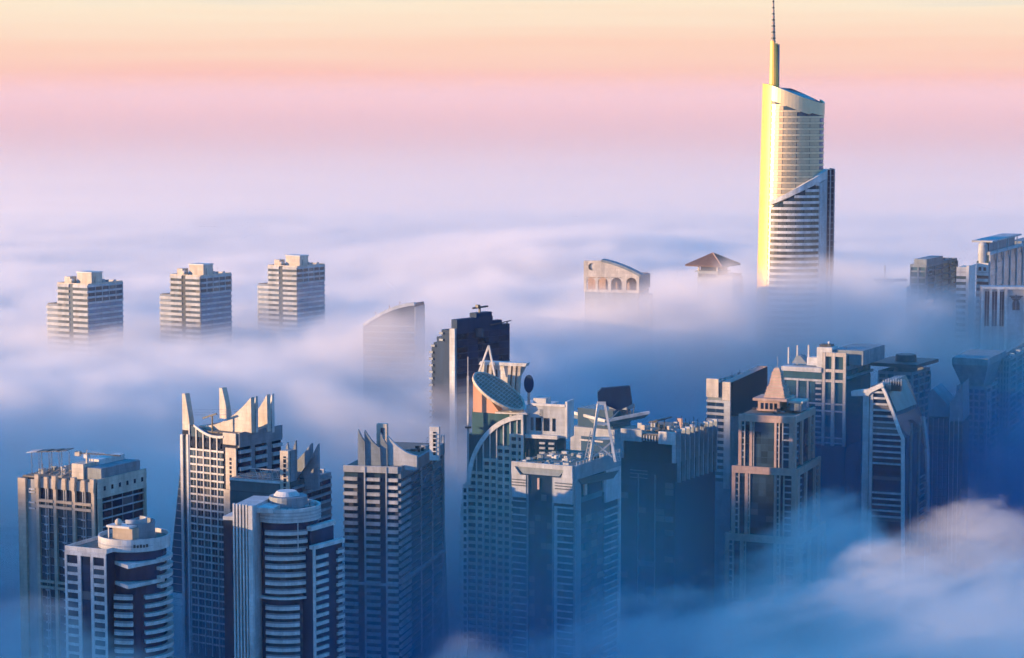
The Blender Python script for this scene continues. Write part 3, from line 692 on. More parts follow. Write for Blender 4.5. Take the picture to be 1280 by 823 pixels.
# white flared crown with columns behind it
def crow(px, py, o=16): q = t.P('L', px, py, o); return (q[0], q[1])
t.fpoly('L', [(596, 468), (602, 453), (658.5, 456), (651, 470), (648, 489), (652, 512), (600, 505)], 0, -1.2, 'white_cladding', 'crown_wall', off=17)
for px in (604, 610, 634, 640, 646): t.fpoly('L', [(px, 500), (px+3.6, 500), (px+6.4, 455), (px+3.0, 455)], 0, 1.6, 'cream_render', 'crown_column', off=16.8)
t.fpoly('L', [(600, 455.5), (602, 451.5), (660, 454), (658, 458)], 1.8, -3, 'white_cladding', 'crown_cap', off=16.8)
for px in (613, 620, 637, 643): t.fpx('L', px, 462, px+1.6, 476, 0, .4, 'dark_glass', 'slot', off=16.6)
pd_ = t.P('L', 661, 480, 15.0); dish = []
for i in range(24): dish.append((pd_[0]+2.3*math.cos(2*math.pi*i/24), pd_[1]+4.1*math.sin(2*math.pi*i/24)))
t.fpoly('L', dish, .3, -.4, 'navy_panel', 'oval_screen', px=False, off=15.0)
t.fpx('L', 659.5, 490, 662.5, 512, .2, -.2, 'steel', 'screen_post', off=15.0)
# white A frame on top
aT = t.P('L', 611, 432, 14.0)
for px, py in ((596.5, 472), (618.5, 470)):
    q = t.P('L', px, py, 14.0); bar(t.r, 'frame_leg', (aT[0], 14, aT[1]), (q[0], 14, q[1]), .85, 'white_cladding', .8)
# white plant storey and glass link to the right
zp = z(508, 655)
block(t.r, 'penthouse', .1, wr*.1+13.5, 3, 12, z(545), zp, 'pale_grey')
block(t.r, 'penthouse_upper', 3, 9, 4, 11, zp+.02, zp+3.4, 'white_cladding'); block(t.r, 'side_frame', wr*.1+13.6, wr*.1+14.6, 2.6, 12.4, z(545), zp+2.6, 'white_cladding'); block(t.r, 'roof_beam', 2, wr*.1+13.5, 2.4, 3.2, zp+.1, zp+1.2, 'white_cladding')
t.fb('R', .3, wr*.9, z(519, 655), z(517, 655), -14, 1.2, 'white_cladding', 'roof_edge')
block(t.r, 'link_wall', .05, 15.2, 1.2, 14, 0, z(546), 'dark_glass'); block(t.r, 'link_parapet', .1, 15.6, .6, 14.2, z(546)+.02, z(541.5), 'white_cladding')
for a in (2.2, 4.6, 8.3, 12.5): block(t.r, 'window', a, a+1.3+(a in (4.6, 8.3))*1.3, 2.8, 3.02, z(537), z(521), 'dark_glass')
for i in range(5):
    for a in (7.2, 11.6): block(t.r, 'balcony', a, a+2.6, .2, 1.18, z(546)-2.4-i*2.2, z(546)-1.5-i*2.2, 'pale_grey')
for i in range(9): t.r and block(t.r, 'plant_unit', -8+i*1.8, -7+i*1.8+.4*(i % 3), 3+i % 4, 5+i % 4, z(519, 655)-1.5, z(519, 655)+1.2+(i*7 % 3)*.7, ('white_cladding', 'pale_grey', 'blue_grey')[i % 3])

# ---- 8 block tower with roof A-frame
t = Tower('block_tower', 'square shaded tower with pale corner piers and deep dark slots under the ladder frame', 717, 583, 955, 28, 641, 773)
t.ref = 600; P = t.P; top = t.top; wl, wr = t.wl, t.wr; zb = 40; fl = 8.9/ppm(955)
x = lambda px, py=600: t.xs('L', px, py)
y = lambda px, py=600: t.xs('R', px, py)
z = lambda py, px=700: P('L', px, py)[1]
t.body('dark_glass', z1=top-1)
block(t.r, 'roof_slab', -wl+.6, -.6, .6, wr-.6, top-1, top-.5, 'roof_membrane')
t.fpoly('L', [(-wl, z(597)), (-wl, top+.2), (0, top+.2), (0, z(597)), (x(703), z(597)), (x(706), z(587)), (x(645), z(587)), (x(652), z(597))], 0, 1.4, 'pale_grey', 'parapet_wall', px=False)
t.fpoly('L', [(x(645.4), z(587.2)), (x(705.6), z(587.2)), (x(699.5), z(595.8)), (x(654.5), z(595.8))], -1, .5, 'blue_grey', 'trapezoid_recess', px=False)
zr2 = lambda py, px=745: P('R', px, py)[1]
t.fb('R', 0, wr, zr2(591), top+.2, 0, 1.4, 'blue_grey', 'parapet_wall')
t.fpoly('R', [(y(719), zr2(596, 719)-1), (y(770), zr2(585, 770)-1), (y(763), zr2(595, 763)-1), (y(724), zr2(603, 724)-1)], .2, 1.5, 'dark_metal', 'trapezoid_recess', px=False)
t.fb('L', -wl, x(659), 120 if False else z(626), z(597.1), 0, 1.1, 'pale_grey', 'corner_panel'); t.fb('L', x(693), 0, z(629), z(597.1), 0, 1.1, 'pale_grey', 'corner_panel')
for py in (603, 606.5, 610):
    t.fb('L', -wl, x(659), z(py+1.4), z(py), 1.05, 1.25, 'dark_metal', 'groove'); t.fb('L', x(695), 0, z(py+1.4), z(py), 1.05, 1.25, 'dark_metal', 'groove')
t.fb('L', x(659.2), x(661.2), zb, z(597.1), -.2, .8, 'blue_grey', 'jamb'); t.fb('L', x(691), x(692.8), zb, z(597.1), -.2, .8, 'blue_grey', 'jamb')
t.fb('L', x(672.5), x(675), z(614), z(600), .0, .7, 'pink_stone', 'fin')
band_face(t, 'L', -wl, x(658), z(630), zb, fl, .6, 'pale_grey', 'blue_glass', .7, 2)
band_face(t, 'L', x(694), 0, z(633), zb, fl, .7, 'pale_grey', 'blue_glass', .9, 2)
t.fb('L', x(694), x(697), zb, z(633.5), 0, .85, 'pale_grey', 'pier')
zz = z(620)
while zz-fl > zb:
    for i in range(4): t.fb('L', x(661.5)+i*(x(691)-x(661.5))/4+.1, x(661.5)+(i+1)*(x(691)-x(661.5))/4-.1, zz-fl+.15, zz-.1, -.2, .1, 'dark_glass', 'window')
    zz -= fl
t.fb('R', 0, y(724), zb, zr2(591)-.05, 0, .9, 'blue_grey', 'pier'); t.fb('R', y(755), wr, zr2(632), zr2(591)-.05, 0, 1.0, 'pale_grey', 'corner_panel')
t.fb('R', y(729), y(732), zr2(614), zr2(600), 0, .8, 'pink_stone', 'fin'); t.fb('R', y(753), y(755)-.05, zr2(618), zr2(600), 0, .8, 'pale_grey', 'fin')
t.fb('R', y(726), y(752), zr2(622), zr2(615), -.2, .3, 'teal_glass', 'glass_band')
band_face(t, 'R', y(755), wr-.8, zr2(634, 765), zb, fl, .6, 'pale_grey', 'blue_glass', .8, 2)
t.fb('R', wr-.75, wr+.25, zb, top+.1, -.5, 1.2, 'white_cladding', 'edge_pier')
zz = zr2(640)
while zz-fl > zb:
    for i in range(4): t.fb('R', y(725)+i*(y(754)-y(725))/4+.1, y(725)+(i+1)*(y(754)-y(725))/4-.1, zz-fl+.15, zz-.1, -.2, .1, 'blue_glass', 'window')
    zz -= fl
t.clutter(8, 22, -wl+1, -1, 1, wr*.8, top-.5, 2.6, ('white_cladding', 'pale_grey', 'dark_metal', 'blue_grey'))
for i in range(14):
    s = i/13; bar(t.r, 'rail_post', (.9, 1+s*(wr-2), top+.2), (.9, 1+s*(wr-2), top+1.7), .2, 'pale_grey')
bar(t.r, 'rail', (.9, 1, top+1.7), (.9, wr-1, top+1.7), .2, 'pale_grey')
# ladder frame with the dark five sided screen: stands on the roof
af = bpy.data.objects.new('ladder_frame', None); COL.objects.link(af); tag(af, 'white A-shaped ladder frame carrying a dark five-sided screen on the square tower roof', 'roof frame')
b0 = at(753, 573, 972); af.location = (b0.x, b0.y, top-.5)
def ap(px, py): q = at(px, py, 972); return Vector((q.x-b0.x, 0, q.z-(top-.5)))
for dy in (-1.2, 1.2):
    e = Vector((0, dy, 0))
    bar(af, 'leg', ap(737.5, 577)*1+e, ap(747.8, 505)+e*.5, 1.5, 'white_cladding', 1.0); bar(af, 'leg', ap(769, 577)+e, ap(756, 505)+e*.5, 1.5, 'white_cladding', 1.0)
    for py, a, b in ((530, 744.5, 761), (548, 742, 764)): bar(af, 'cross_beam', ap(a, py)+e*.8, ap(b, py)+e*.8, 1.0, 'white_cladding', .9)
    bar(af, 'brace', ap(742, 571)+e, ap(764, 553)+e, .4, 'pale_grey'); bar(af, 'brace', ap(765, 571)+e, ap(743, 553)+e, .4, 'pale_grey')
block(af, 'head', ap(746.5, 505).x, ap(757.2, 505).x, -1.3, 1.3, ap(750, 506).z, ap(750, 502).z, 'white_cladding')
for sgn, a, b in ((-1, 734, 742), (1, 773, 763)):
    bar(af, 'ladder_rail', ap(a, 577)+Vector((0, 2, 0)), ap(b, 540)+Vector((0, 2, 0)), .3, 'pale_grey'); bar(af, 'ladder_rail', ap(a-sgn*-3.4, 577)+Vector((0, 2, 0)), ap(b-sgn*-3.4, 540)+Vector((0, 2, 0)), .3, 'pale_grey')
    for i in range(7):
        s = i/7; pa = ap(a, 577).lerp(ap(b, 540), s); pb = ap(a+sgn*3.4, 577).lerp(ap(b+sgn*3.4, 540), s); bar(af, 'rung', pa+Vector((0, 2, 0)), pb+Vector((0, 2, 0)), .3, 'pale_grey')
pent = [ap(*p) for p in ((747.5, 503), (747, 491), (752, 485.5), (787.5, 482.5), (790.5, 505), (774, 513.5))]
v, f = prism_data([tuple(p+Vector((0, -.6, 0))) for p in pent], [tuple(p+Vector((0, 2.6, 0))) for p in pent]); pymesh(af, 'five_sided_screen', v, f, 'navy_panel')
bar(af, 'screen_strut', ap(776, 512)+Vector((0, 1, 0)), ap(757, 530)+Vector((0, 1, 0)), .5, 'steel')

# ---- 9 white tray roof behind
t = Tower('tray_roof_tower', 'pale tower with a thin upswept white tray roof, between ladder frame and finned dark block', 768, 545, 1085, 34, 713, 795)
t.ref = 560; P = t.P; top = t.top; wl, wr = t.wl, t.wr
t.body('pale_grey', z1=top+2.8)
t.fpx('L', 727, 545, 762, 800, .1, .5, 'blue_glass', 'glass_strip'); t.fb('L', -wl+6, -6, top-3.8, top-3, .5, .8, 'white_cladding', 'floor_band')
block(t.r, 'glass_storey', -wl+3, -2, 2, wr-2, top+2.85, top+12, 'blue_glass')
a = lambda px, py, o: (lambda q: (q[0], o, q[1]))(t.P('L', px, py, o))
tr = [a(714.5, 516.5, 6), a(757, 527.5, -3), a(812, 517, 10), a(775, 511, 26)]
v, f = prism_data(tr, [(p[0]*.9-2, p[1]*.9+1.5, p[2]-2.6) for p in tr]); pymesh(t.r, 'tray_roof', v, f, 'blue_grey')
for i in range(3): bar(t.r, 'tray_edge', Vector(tr[i])+Vector((0, 0, .5)), Vector(tr[(i+1) % 4])+Vector((0, 0, .5)), 1.2, 'white_cladding', 1.4) if i < 2 else bar(t.r, 'tray_edge', Vector(tr[3])+Vector((0, 0, .5)), Vector(tr[0])+Vector((0, 0, .5)), 1.0, 'white_cladding')
for i in range(5): bar(t.r, 'antenna', a(776+i*4, 520-i*.6, 6), a(776+i*4, 512-i*.8+(i % 2)*3, 6), .22, 'dark_metal')
block(t.r, 'plant_house', -8, 2, 8, 16, top+12, top+14.2, 'blue_grey')

# ---- 10 finned dark block
t = Tower('finned_tower', 'dark tower with a row of upright fins along its right side and cluttered pink-lit roof', 845, 541, 1030, 30, 777, 892)
t.ref = 560; P = t.P; top = t.top; wl, wr = t.wl, t.wr; zb = 60; fl = 8.6/ppm(1030)
x = lambda px, py=560: t.xs('L', px, py)
y = lambda px, py=560: t.xs('R', px, py)
z = lambda py, px=810: P('L', px, py)[1]
t.body('dark_glass', z1=top-2); block(t.r, 'roof_slab', -wl+.5, -.5, .5, wr-.5, top-2, top-1.6, 'roof_membrane')
t.fb('L', -wl, x(803), z(553), top+.1, 0, 1.0, 'pale_grey', 'parapet_wall'); t.fb('L', x(824), 0, z(553.5), top+.1, 0, 1.0, 'white_cladding', 'parapet_wall')
t.fb('L', x(803)+.1, x(824)-.1, z(552), z(543), -.2, .4, 'dark_metal', 'louvre')
for i in range(5): t.fb('L', x(805)+i*1.5, x(805)+i*1.5+.4, z(551), z(544), .4, .8, 'pale_grey', 'louvre_bar')
t.fb('L', x(841), 0, z(590), z(553.6), 0, .9, 'pale_grey', 'corner_pier'); t.fb('L', -wl, x(780), z(575), z(553.1), 0, .9, 'pale_grey', 'corner_pier')
block(t.r, 'lower_wall', -wl-1.6, .6, -1.8, wr+1, 0, z(576), 'dark_glass')
for px in (800, 821): t.fb('L', x(px), x(px+1.4), zb, z(592), 1.8, 2.3, 'blue_grey', 'mullion')
for py in (588, 592, 597): t.fb('L', x(790), x(812), z(py+.8), z(py), 1.8, 2.2, 'blue_grey', 'ledge')
zz = z(600)
while zz-fl > zb:
    for i in range(6): t.fb('L', -wl+i*(wl)/6+.2, -wl+(i+1)*wl/6-.2, zz-fl+.2, zz-.2, 1.7, 1.95, 'dark_glass', 'window')
    zz -= fl
for i in range(9):
    c = .6+i*(wr-1.2)/8; t.fb('R', c-.35, c+.35, z(600), top+.5, 0, 2.2, 'blue_grey', 'fin')
    t.fb('R', c-.7, c+.7, top+.52, top+1.6, -.2, 2.3, 'pale_grey', 'fin_cap')
t.clutter(10, 16, -wl+1, -1, 2, wr-3, top-1.6, 3.4, ('cream_render', 'pink_stone', 'pale_grey', 'dark_metal'))
q = P('L', 815, 527, 8); v, f = prism_data([(q[0]-1, 6, q[1]-.6), (q[0]+8, 6, q[1]+1.6), (q[0]+8, 13, q[1]+1.8), (q[0]-1, 13, q[1]-.4)], [(q[0]-1, 6, q[1]), (q[0]+8, 6, q[1]+2.2), (q[0]+8, 13, q[1]+2.4), (q[0]-1, 13, q[1]+.2)]); pymesh(t.r, 'tilted_canopy', v, f, 'dark_metal')
for s in (0, 6): bar(t.r, 'canopy_post', (q[0]+s, 9, top-1.6), (q[0]+s, 9, q[1]+s*.2), .4, 'dark_metal')
for i in range(8): bar(t.r, 'antenna', (-6+i*2.1, 14, top-1.6), (-6+i*2.1, 14, top+4+(i*5 % 3)), .2, 'dark_metal')

# ---- 11 wedge topped tower
t = Tower('wedge_tower', 'slim tower with a cream capped front and a dark side wall rising to a wedge', 914, 478, 1180, 30, 884, 958)
t.ref = 500; P = t.P; top = t.top; wl, wr = t.wl, t.wr; zb = 90; fl = 8/ppm(1180)
x = lambda px, py=500: t.xs('L', px, py)
z = lambda py, px=900: P('L', px, py)[1]
t.body('blue_grey', z1=top-1, x0=-wl+.3)
t.fpoly('R', [(914, 478), (958, 458), (958, 520), (914, 520)], -5, .6, 'dark_glass', 'wedge_wall')
t.fb('L', -wl, x(899), z(497), z(474), 0, 1.2, 'cream_render', 'cap'); t.fb('L', x(904), 0, z(500), z(477), 0, 1.2, 'cream_render', 'cap'); t.fb('L', x(899)+.05, x(904)-.05, z(496), z(479), .1, .6, 'dark_glass', 'window')
block(t.r, 'roof_slab', -wl+.4, -5.1, .5, wr-1, top-1, top-.5, 'roof_membrane')
band_face(t, 'L', -wl, x(906), z(500.5), zb, fl, 1.3, 'pale_grey', 'dark_glass', .9, 2); t.fb('L', x(906), 0, zb, z(500.5), 0, 1.1, 'pale_grey', 'corner_pier')
zz = z(520)
while zz > zb: t.fb('R', .2, wr-.2, zz-.3, zz, 0, .3, 'blue_grey', 'floor_band'); zz -= fl*2
t.clutter(11, 10, -wl+1, -5, 1, wr-3, top-.5, 2.6)

# ---- 12 stepped tower with ziggurat
t = Tower('ziggurat_tower', 'pink stone tower widening in three stages, topped by a stepped ziggurat spire', 992, 519, 1130, 22, 924, 1017)
t.ref = 540; P = t.P; top = t.top; wl, wr = t.wl, t.wr
z = lambda py, px=955: P('L', px, py)[1]
def stage(l, r_, py0, py1, grow, par):
    """one stage of the shaft: walls grow outwards by `grow` metres"""
    z1, z0 = z(py0), z(py1) if py1 else 40
    x0, x1, y0, y1 = -wl-grow, grow, -grow, wr+grow
    block(t.r, 'stage_wall', x0+.1, x1-.1, y0+.1, y1-.1, z0, z1-.8, 'blue_glass')
    W = x1-x0; D = y1-y0
    def L(a0, a1, b0, b1, d0, d1, m, n): return block(t.r, n, x0+a0*W, x0+a1*W, y0-d1, y0-d0, b0, b1, m)
    def Q(a0, a1, b0, b1, d0, d1, m, n): return block(t.r, n, x1+d0, x1+d1, y0+a0*D, y0+a1*D, b0, b1, m)
    L(0, 1, z1-3.6, z1, -.2, 1.2, 'pink_stone', 'parapet_band'); Q(.0, 1, z1-3.6, z1, -.2, 1.1, 'pink_stone', 'parapet_band')
    block(t.r, 'roof_slab', x0+.5, x1-.5, y0+.5, y1-.5, z1-.8, z1-.4, 'roof_membrane')
    for a0, a1 in ((0, .055), (.205, .255), (.66, .70), (.93, 1.0)): L(a0, a1, z0, z1-3.65, -.1, 1.0, 'pink_stone', 'pier')
    for a0, a1 in ((.10, .12), (.27, .285), (.735, .755), (.80, .82)): L(a0, a1, z0, z1-3.65, -.1, .7, 'cream_render', 'mullion')
    for a0, a1 in ((0, .08), (.34, .40), (.74, .80), (.92, 1.0)): Q(a0, a1, z0, z1-3.65, -.1, 1.0, 'pink_stone', 'pier')
    zz = z1-5.4
    while zz-3.2 > z0:
        for a0, a1 in ((.055, .10), (.255, .27), (.70, .735), (.82, .93)): L(a0+.002, a1-.002, zz-.7, zz, -.1, .6, 'pale_grey', 'balcony')
        for a0, a1 in ((.12, .205), (.755, .80)): L(a0+.004, a1-.004, zz-3.1, zz-.1, -.2, .08, 'dark_glass', 'window')
        for i in range(3): L(.29+i*.123, .29+(i+1)*.123-.006, zz-3.12, zz-.08, -.2, -.0, 'blue_glass', 'window')
        for a0, a1 in ((.08, .2), (.80, .92)): Q(a0+.004, a1-.004, zz-.7, zz, -.1, .6, 'blue_grey', 'balcony')
        for a0, a1 in ((.42, .57), (.58, .73)): Q(a0, a1, zz-3.1, zz-.1, -.2, .0, 'dark_glass', 'window')
        zz -= 3.3
stage(0, 0, 519, 584, 0, 0); stage(0, 0, 583, 668, 2.6, 0); stage(0, 0, 667, None, 5.2, 0)
cxm = -wl*.5; cym = wr*.5
h0 = top-.4
block(t.r, 'roof_pavilion', cxm-8, cxm+3.6, cym-8, cym+7, h0, h0+5.2, 'pink_stone'); block(t.r, 'pavilion_slab', cxm-10.5, cxm+7.5, cym-9, cym+9, h0+5.3, h0+6.6, 'pink_stone')
for i in range(4): block(t.r, 'slot', cxm-6.5+i*2.4, cxm-5+i*2.4, cym-8.15, cym-7.9, h0+1, h0+4.2, 'dark_glass')
block(t.r, 'side_slab', cxm+7.6, cxm+15, cym-5, cym+8, h0+4.4, h0+5.4, 'cream_render'); block(t.r, 'side_house', cxm+8, cxm+14, cym-4, cym+7, h0, h0+4.3, 'blue_grey')
zz = h0+6.65
for i, s in enumerate((5.6, 5.2, 4.8, 4.4, 3.6, 3.3, 3.0, 2.7, 2.4, 1.7)):
    block(t.r, 'ziggurat_step', cxm-s, cxm+s, cym-s, cym+s, zz, zz+1.05, 'pink_stone'); block(t.r, 'ziggurat_joint', cxm-s+.5, cxm+s-.5, cym-s+.5, cym+s-.5, zz+1.05, zz+1.5, 'beige_stone'); zz += 1.52
bar(t.r, 'lightning_rod', (cxm, cym, zz), (cxm, cym, zz+6), .22, 'steel')
t.clutter(12, 10, -wl+2, -2, 2, wr-2, top-.4, 2.2, ('blue_grey', 'dark_metal', 'pink_stone'))

# ---- 13 large gridded tower with portal head
t = Tower('portal_tower', 'broad glass tower with white piers, twin square portals at its head and three masts', 1058, 446, 1265, 27, 979, 1088)
t.ref = 480; P = t.P; top = t.top; wl, wr = t.wl, t.wr; zb = 100; fl = 7/ppm(1265)
x = lambda px, py=480: t.xs('L', px, py)
z = lambda py, px=1020: P('L', px, py)[1]
t.body('teal_glass', x0=x(1028), z1=z(444, 1045)-.5); block(t.r, 'wall', -wl, x(1028)-.02, .3, wr, 0, z(462), 'teal_glass')
for a, b in ((1028.5, 1032), (1040, 1044), (1054.5, 1058)): t.fb('L', x(a), x(b), zb, z(441, 1045), 0, 1.4, 'cream_render', 'portal_pier')
for py, h in ((441, 5), (462, 3.6), (475, 3.2)): t.fb('L', x(1032)+.02, x(1040)-.02, z(py+h, 1045), z(py, 1045), 0, 1.2, 'cream_render', 'portal_beam'); t.fb('L', x(1044)+.02, x(1054.5)-.02, z(py+h, 1045), z(py, 1045), 0, 1.2, 'cream_render', 'portal_beam')
t.fb('L', x(978), x(1028), z(464, 1000), z(458.5, 1000), -6, 2.2, 'white_cladding', 'balcony_slab'); t.fb('L', x(977), x(1028), z(475.5, 1000), z(473, 1000), -1, 1.4, 'white_cladding', 'balcony_slab')
for px in (979, 996, 1009): t.fb('L', x(px), x(px+2.4), zb, z(475.6, 1000), 0, .9, 'pale_grey', 'pier')
zz = z(476.5, 1000)
while zz > zb:
    t.fb('L', x(1020), x(1027), zz-1.0, zz, 0, .8, 'pale_grey', 'balcony'); t.fb('L', x(1020), x(1027), zz-fl+.1, zz-1.1, -.2, .4, 'dark_glass', 'window')
    for a, b in ((982, 995), (999, 1008), (1012, 1019)): t.fb('L', x(a), x(b), zz-fl+.12, zz-.12, .1, .4, 'teal_glass', 'window')
    for a, b in ((1032.6, 1039.4), (1044.6, 1054)): t.fb('L', x(a), x(b), zz-fl+.12, zz-.12, -.2, .15, 'teal_glass', 'window')
    zz -= fl
for py in (503, 512, 545, 551.5): t.fb('L', -wl, 0, z(py+1.7), z(py), .5, 1.55, 'pale_grey', 'cross_beam')
t.fb('R', 0, wr, zb, z(478, 1058), 0, .3, 'dark_glass', 'side_glass')
for py, h in ((458, 5), (471, 3)): t.fb('R', 0, wr+1, z(py+h, 1058), z(py, 1058), 0, 1.6, 'blue_grey', 'balcony_slab')
block(t.r, 'upper_house', .1-10, -.2+wr*.2, 4, wr, z(457, 1058), z(439, 1058), 'blue_grey')
block(t.r, 'penthouse', x(1019), x(1038), 2, 12, z(460), z(434.5), 'white_cladding'); block(t.r, 'penthouse', x(1006), x(1019)-.05, 3, 10, z(458), z(448), 'white_cladding'); block(t.r, 'roof_box', x(1020), x(1034), 5, 11, z(434.5)+.02, z(431.5), 'dark_metal')
v, f = prism_data([(x(986), 4, z(457)), (x(1005), 4, z(457)), (x(997), 4, z(447)), (x(992), 4, z(447))], [(x(986), 12, z(457)), (x(1005), 12, z(457)), (x(997), 12, z(447)), (x(992), 12, z(447))]); pymesh(t.r, 'hipped_house', v, f, 'blue_grey')
for px, py in ((981.5, 437), (992.5, 434), (1006.5, 433)): bar(t.r, 'mast', (x(px), 5, z(458)), (x(px), 5, z(py)), .8, 'white_cladding')
ball(t.r, 'radome', (x(1031), 7, z(429.5)), 1.0, 'pale_grey')
t.clutter(13, 6, x(1034), -1, 2, 12, z(444, 1045)-.5, 3)

# ---- 14 sail shaped tower
t = Tower('sail_tower', 'tower with a curved sail-shaped white frame of horizontal bars and a flat canopy', 1131, 545, 1150, 24, 1079, 1158)
t.ref = 560; P = t.P; wl, wr = t.wl, t.wr; zb = 60; fl = 7.55/ppm(1150)
x = lambda px, py=560: t.xs('L', px, py)
z = lambda py, px=1105: P('L', px, py)[1]
edge = [(1104, 481.5), (1108.5, 490), (1113, 501), (1118, 514), (1123, 528), (1127.5, 541), (1131, 548), (1131, 823)]
eo = [P('L', a, b) for a, b in edge]
body = [P('L', 1091, 482)] + eo[:-1] + [(0, 0.0), (-wl, 0.0), (-wl, z(489, 1079))]
t.fpoly('L', body, -wr, 0, 'dark_glass', 'wall', px=False)
t.fb('L', -wl, x(1086.5), zb, z(489, 1080), 0, 1.6, 'pale_grey', 'tall_pier'); t.fb('L', x(1087.2), x(1091), zb, z(484, 1090), 0, 1.3, 'pale_grey', 'tall_pier')
t.fpoly('L', [(1065, 489), (1086, 486), (1104, 478), (1106, 483), (1091, 490), (1086.5, 494.5), (1065.5, 495)], -3, 2, 'white_cladding', 'canopy')
def xe(zv):
    for (u0, w0), (u1, w1) in zip(eo, eo[1:]):
        if w0 >= zv >= w1: return u0+(u1-u0)*(w0-zv)/max(1e-6, w0-w1)
    return eo[0][0] if zv > eo[0][1] else 0
ei = [(u-1.7, w) for u, w in eo]
for (a, b), (c_, d_) in zip(zip(eo, eo[1:]), zip(ei, ei[1:])): t.fpoly('L', [a, b, d_, c_], 0, 1.5, 'white_cladding', 'curved_edge', px=False)
zz = z(489.5); k = 0
while zz-fl > zb:
    if k < 22 and not 13 <= k <= 16: t.fb('L', x(1091)+.05, xe(zz)-1.75, zz-1.0, zz, 0, 1.1, 'pale_grey', 'bar')
    t.fb('L', x(1091)+.1, xe(zz-fl)-1.9 if zz-fl > eo[-2][1] else -1.9, zz-fl+.1, zz-1.1, -.2, .1, 'dark_glass', 'window')
    zz -= fl; k += 1
# sloping roof face and side wings
v3 = lambda px, py, o: (lambda q: (q[0], o, q[1]))(t.P('L', px, py, o))
sl = [v3(1106, 480, 0), v3(1121, 515, 0), v3(1146, 505, wr*.8), v3(1131, 474, wr*.8)]
v, f = prism_data(sl, [(p[0]-.5, p[1], p[2]-2.5) for p in sl]); pymesh(t.r, 'sloping_roof', v, f, 'teal_glass')
block(t.r, 'roof_hatch', -9, -4, 5, 9, z(490), z(478), 'dark_metal')
for i in range(8): bar(t.r, 'antenna', v3(1104+i*3.2, 481+i*.2, 3), v3(1104+i*3.2, 475-(i % 3), 3), .25, 'pale_grey')
y = lambda px: t.xs('R', px, 600)
zR = lambda py, px=1145: t.P('R', px, py)[1]
t.fb('R', .2, wr, zb, z(545, 1131)-1, 0, .4, 'blue_glass', 'side_glass')
for px, w in ((1136, 1.0), (1146, .8), (1155, .8)): t.fb('R', y(px), y(px)+w, zb, zR(530, px), .4, 1.3, 'blue_grey', 'side_pier')
t.fpoly('R', [(1150, 520), (1153, 521), (1158, 560), (1158.5, 640), (1156, 640), (1155, 562)], .4, 1.6, 'pale_grey', 'curved_side_rib')
for i in range(8): t.fb('R', y(1147), y(1155), zR(600+i*8), zR(598.5+i*8), .4, 1.2, 'blue_grey', 'balcony')

# ---- 15 shadowed group at the right edge
def slab_tower(name, label, xc, yt, Y, th, xl, xr, ybot, wall, frame, pitch, cols=(4, 3), crown=None, seed=0, group=None):
    t = Tower(name, label, xc, yt, Y, th, xl, xr, group=group); t.ref = yt+30
    fl = pitch; zbv = max(20, t.P('L', xc, ybot)[1])
    t.body(wall, z1=t.top-.8); t.rim(t.top-.8, 1.8, .5, frame)
    for face, a0, a1, nc in (('L', -t.wl, 0, cols[0]), ('R', 0, t.wr, cols[1])):
        for i in range(nc+1):
            c = a0+(a1-a0)*i/nc; w = .5; lo, hi = (max(c-w, a0), min(c+w, a1)); t.fb(face, lo, hi, zbv, t.top-.85, 0, .9, frame, 'pier')
        zz = t.top-3
        while zz-fl > zbv:
            t.fb(face, a0+.52, a1-.52, zz-1.1, zz, 0, .55, frame, 'floor_band')
            for i in range(nc):
                s = (a1-a0)/nc; t.fb(face, a0+i*s+.6, a0+(i+1)*s-.6, zz-fl+.1, zz-1.2, -.2, .1, wall, 'window')
            zz -= fl
    t.clutter(seed, 7, -t.wl+1, -1, 1, t.wr-1, t.top-.8, 3.5)
    return t
t = slab_tower('banded_tower', 'dim tower of pale floor bands under a dark flat roof, directly behind the sail tower', 1140, 468, 1290, 30, 1098, 1162, 640, 'blue_glass', 'blue_grey', 4.2, (4, 3), seed=151)
block(t.r, 'flat_roof', -t.wl-4, 4, -4, t.wr+4, t.top+4, t.top+6, 'dark_metal'); cylinder(t.r, 'roof_drum', -t.wl*.4, t.wr*.4, t.top-.8, t.top+10, 7, 6, 'dark_metal', 20)
t = Tower('notched_tower', 'dim blue slab with a notched slanting top, right of the sail tower', 1186, 508, 1240, 20, 1160, 1196); t.ref = 540
t.body('blue_glass', z1=t.top-7)
t.fpoly('L', [(1160, 520), (1160, 492), (1166, 486), (1186, 508), (1186, 522)], -t.wr+.1, 0, 'blue_grey', 'slanted_head')
for i in range(4): t.fb('L', -t.wl+i*t.wl/4, -t.wl+i*t.wl/4+.6, 40, t.top-7, 0, .7, 'blue_grey', 'pier')
for i in range(14): t.fb('L', -t.wl+.7, -.2, t.top-12-i*4, t.top-11.3-i*4, 0, .45, 'dark_metal', 'floor_band')
t = Tower('blade_tower', 'dim slim blade tower whose roof rises in one diagonal, between notched slab and shield tower', 1204, 502, 1225, 18, 1187, 1212); t.ref = 540
t.body('blue_glass', z1=t.top-9)
t.fpoly('L', [(1187, 527), (1187, 505), (1203, 480), (1204, 527)], -t.wr+.1, .02, 'blue_grey', 'diagonal_head')
for i in range(3): t.fb('L', -t.wl+i*t.wl/3, -t.wl+i*t.wl/3+.5, 40, t.top-9, 0, .7, 'pale_grey', 'pier')
for i in range(14): t.fb('L', -t.wl+.6, -.2, t.top-14-i*4, t.top-13.4-i*4, 0, .4, 'dark_metal', 'floor_band')
t = slab_tower('shield_tower', 'dim broad tower crowned by a wide funnel-shaped shield, near the right edge', 1232, 486, 1300, 24, 1196, 1250, 660, 'blue_glass', 'blue_grey', 3.9, (5, 3), seed=153)
m_ = Vector((-t.wl*.5, t.wr*.5))
z0_, z1_ = t.top-.6, t.P('L', 1215, 447)[1]
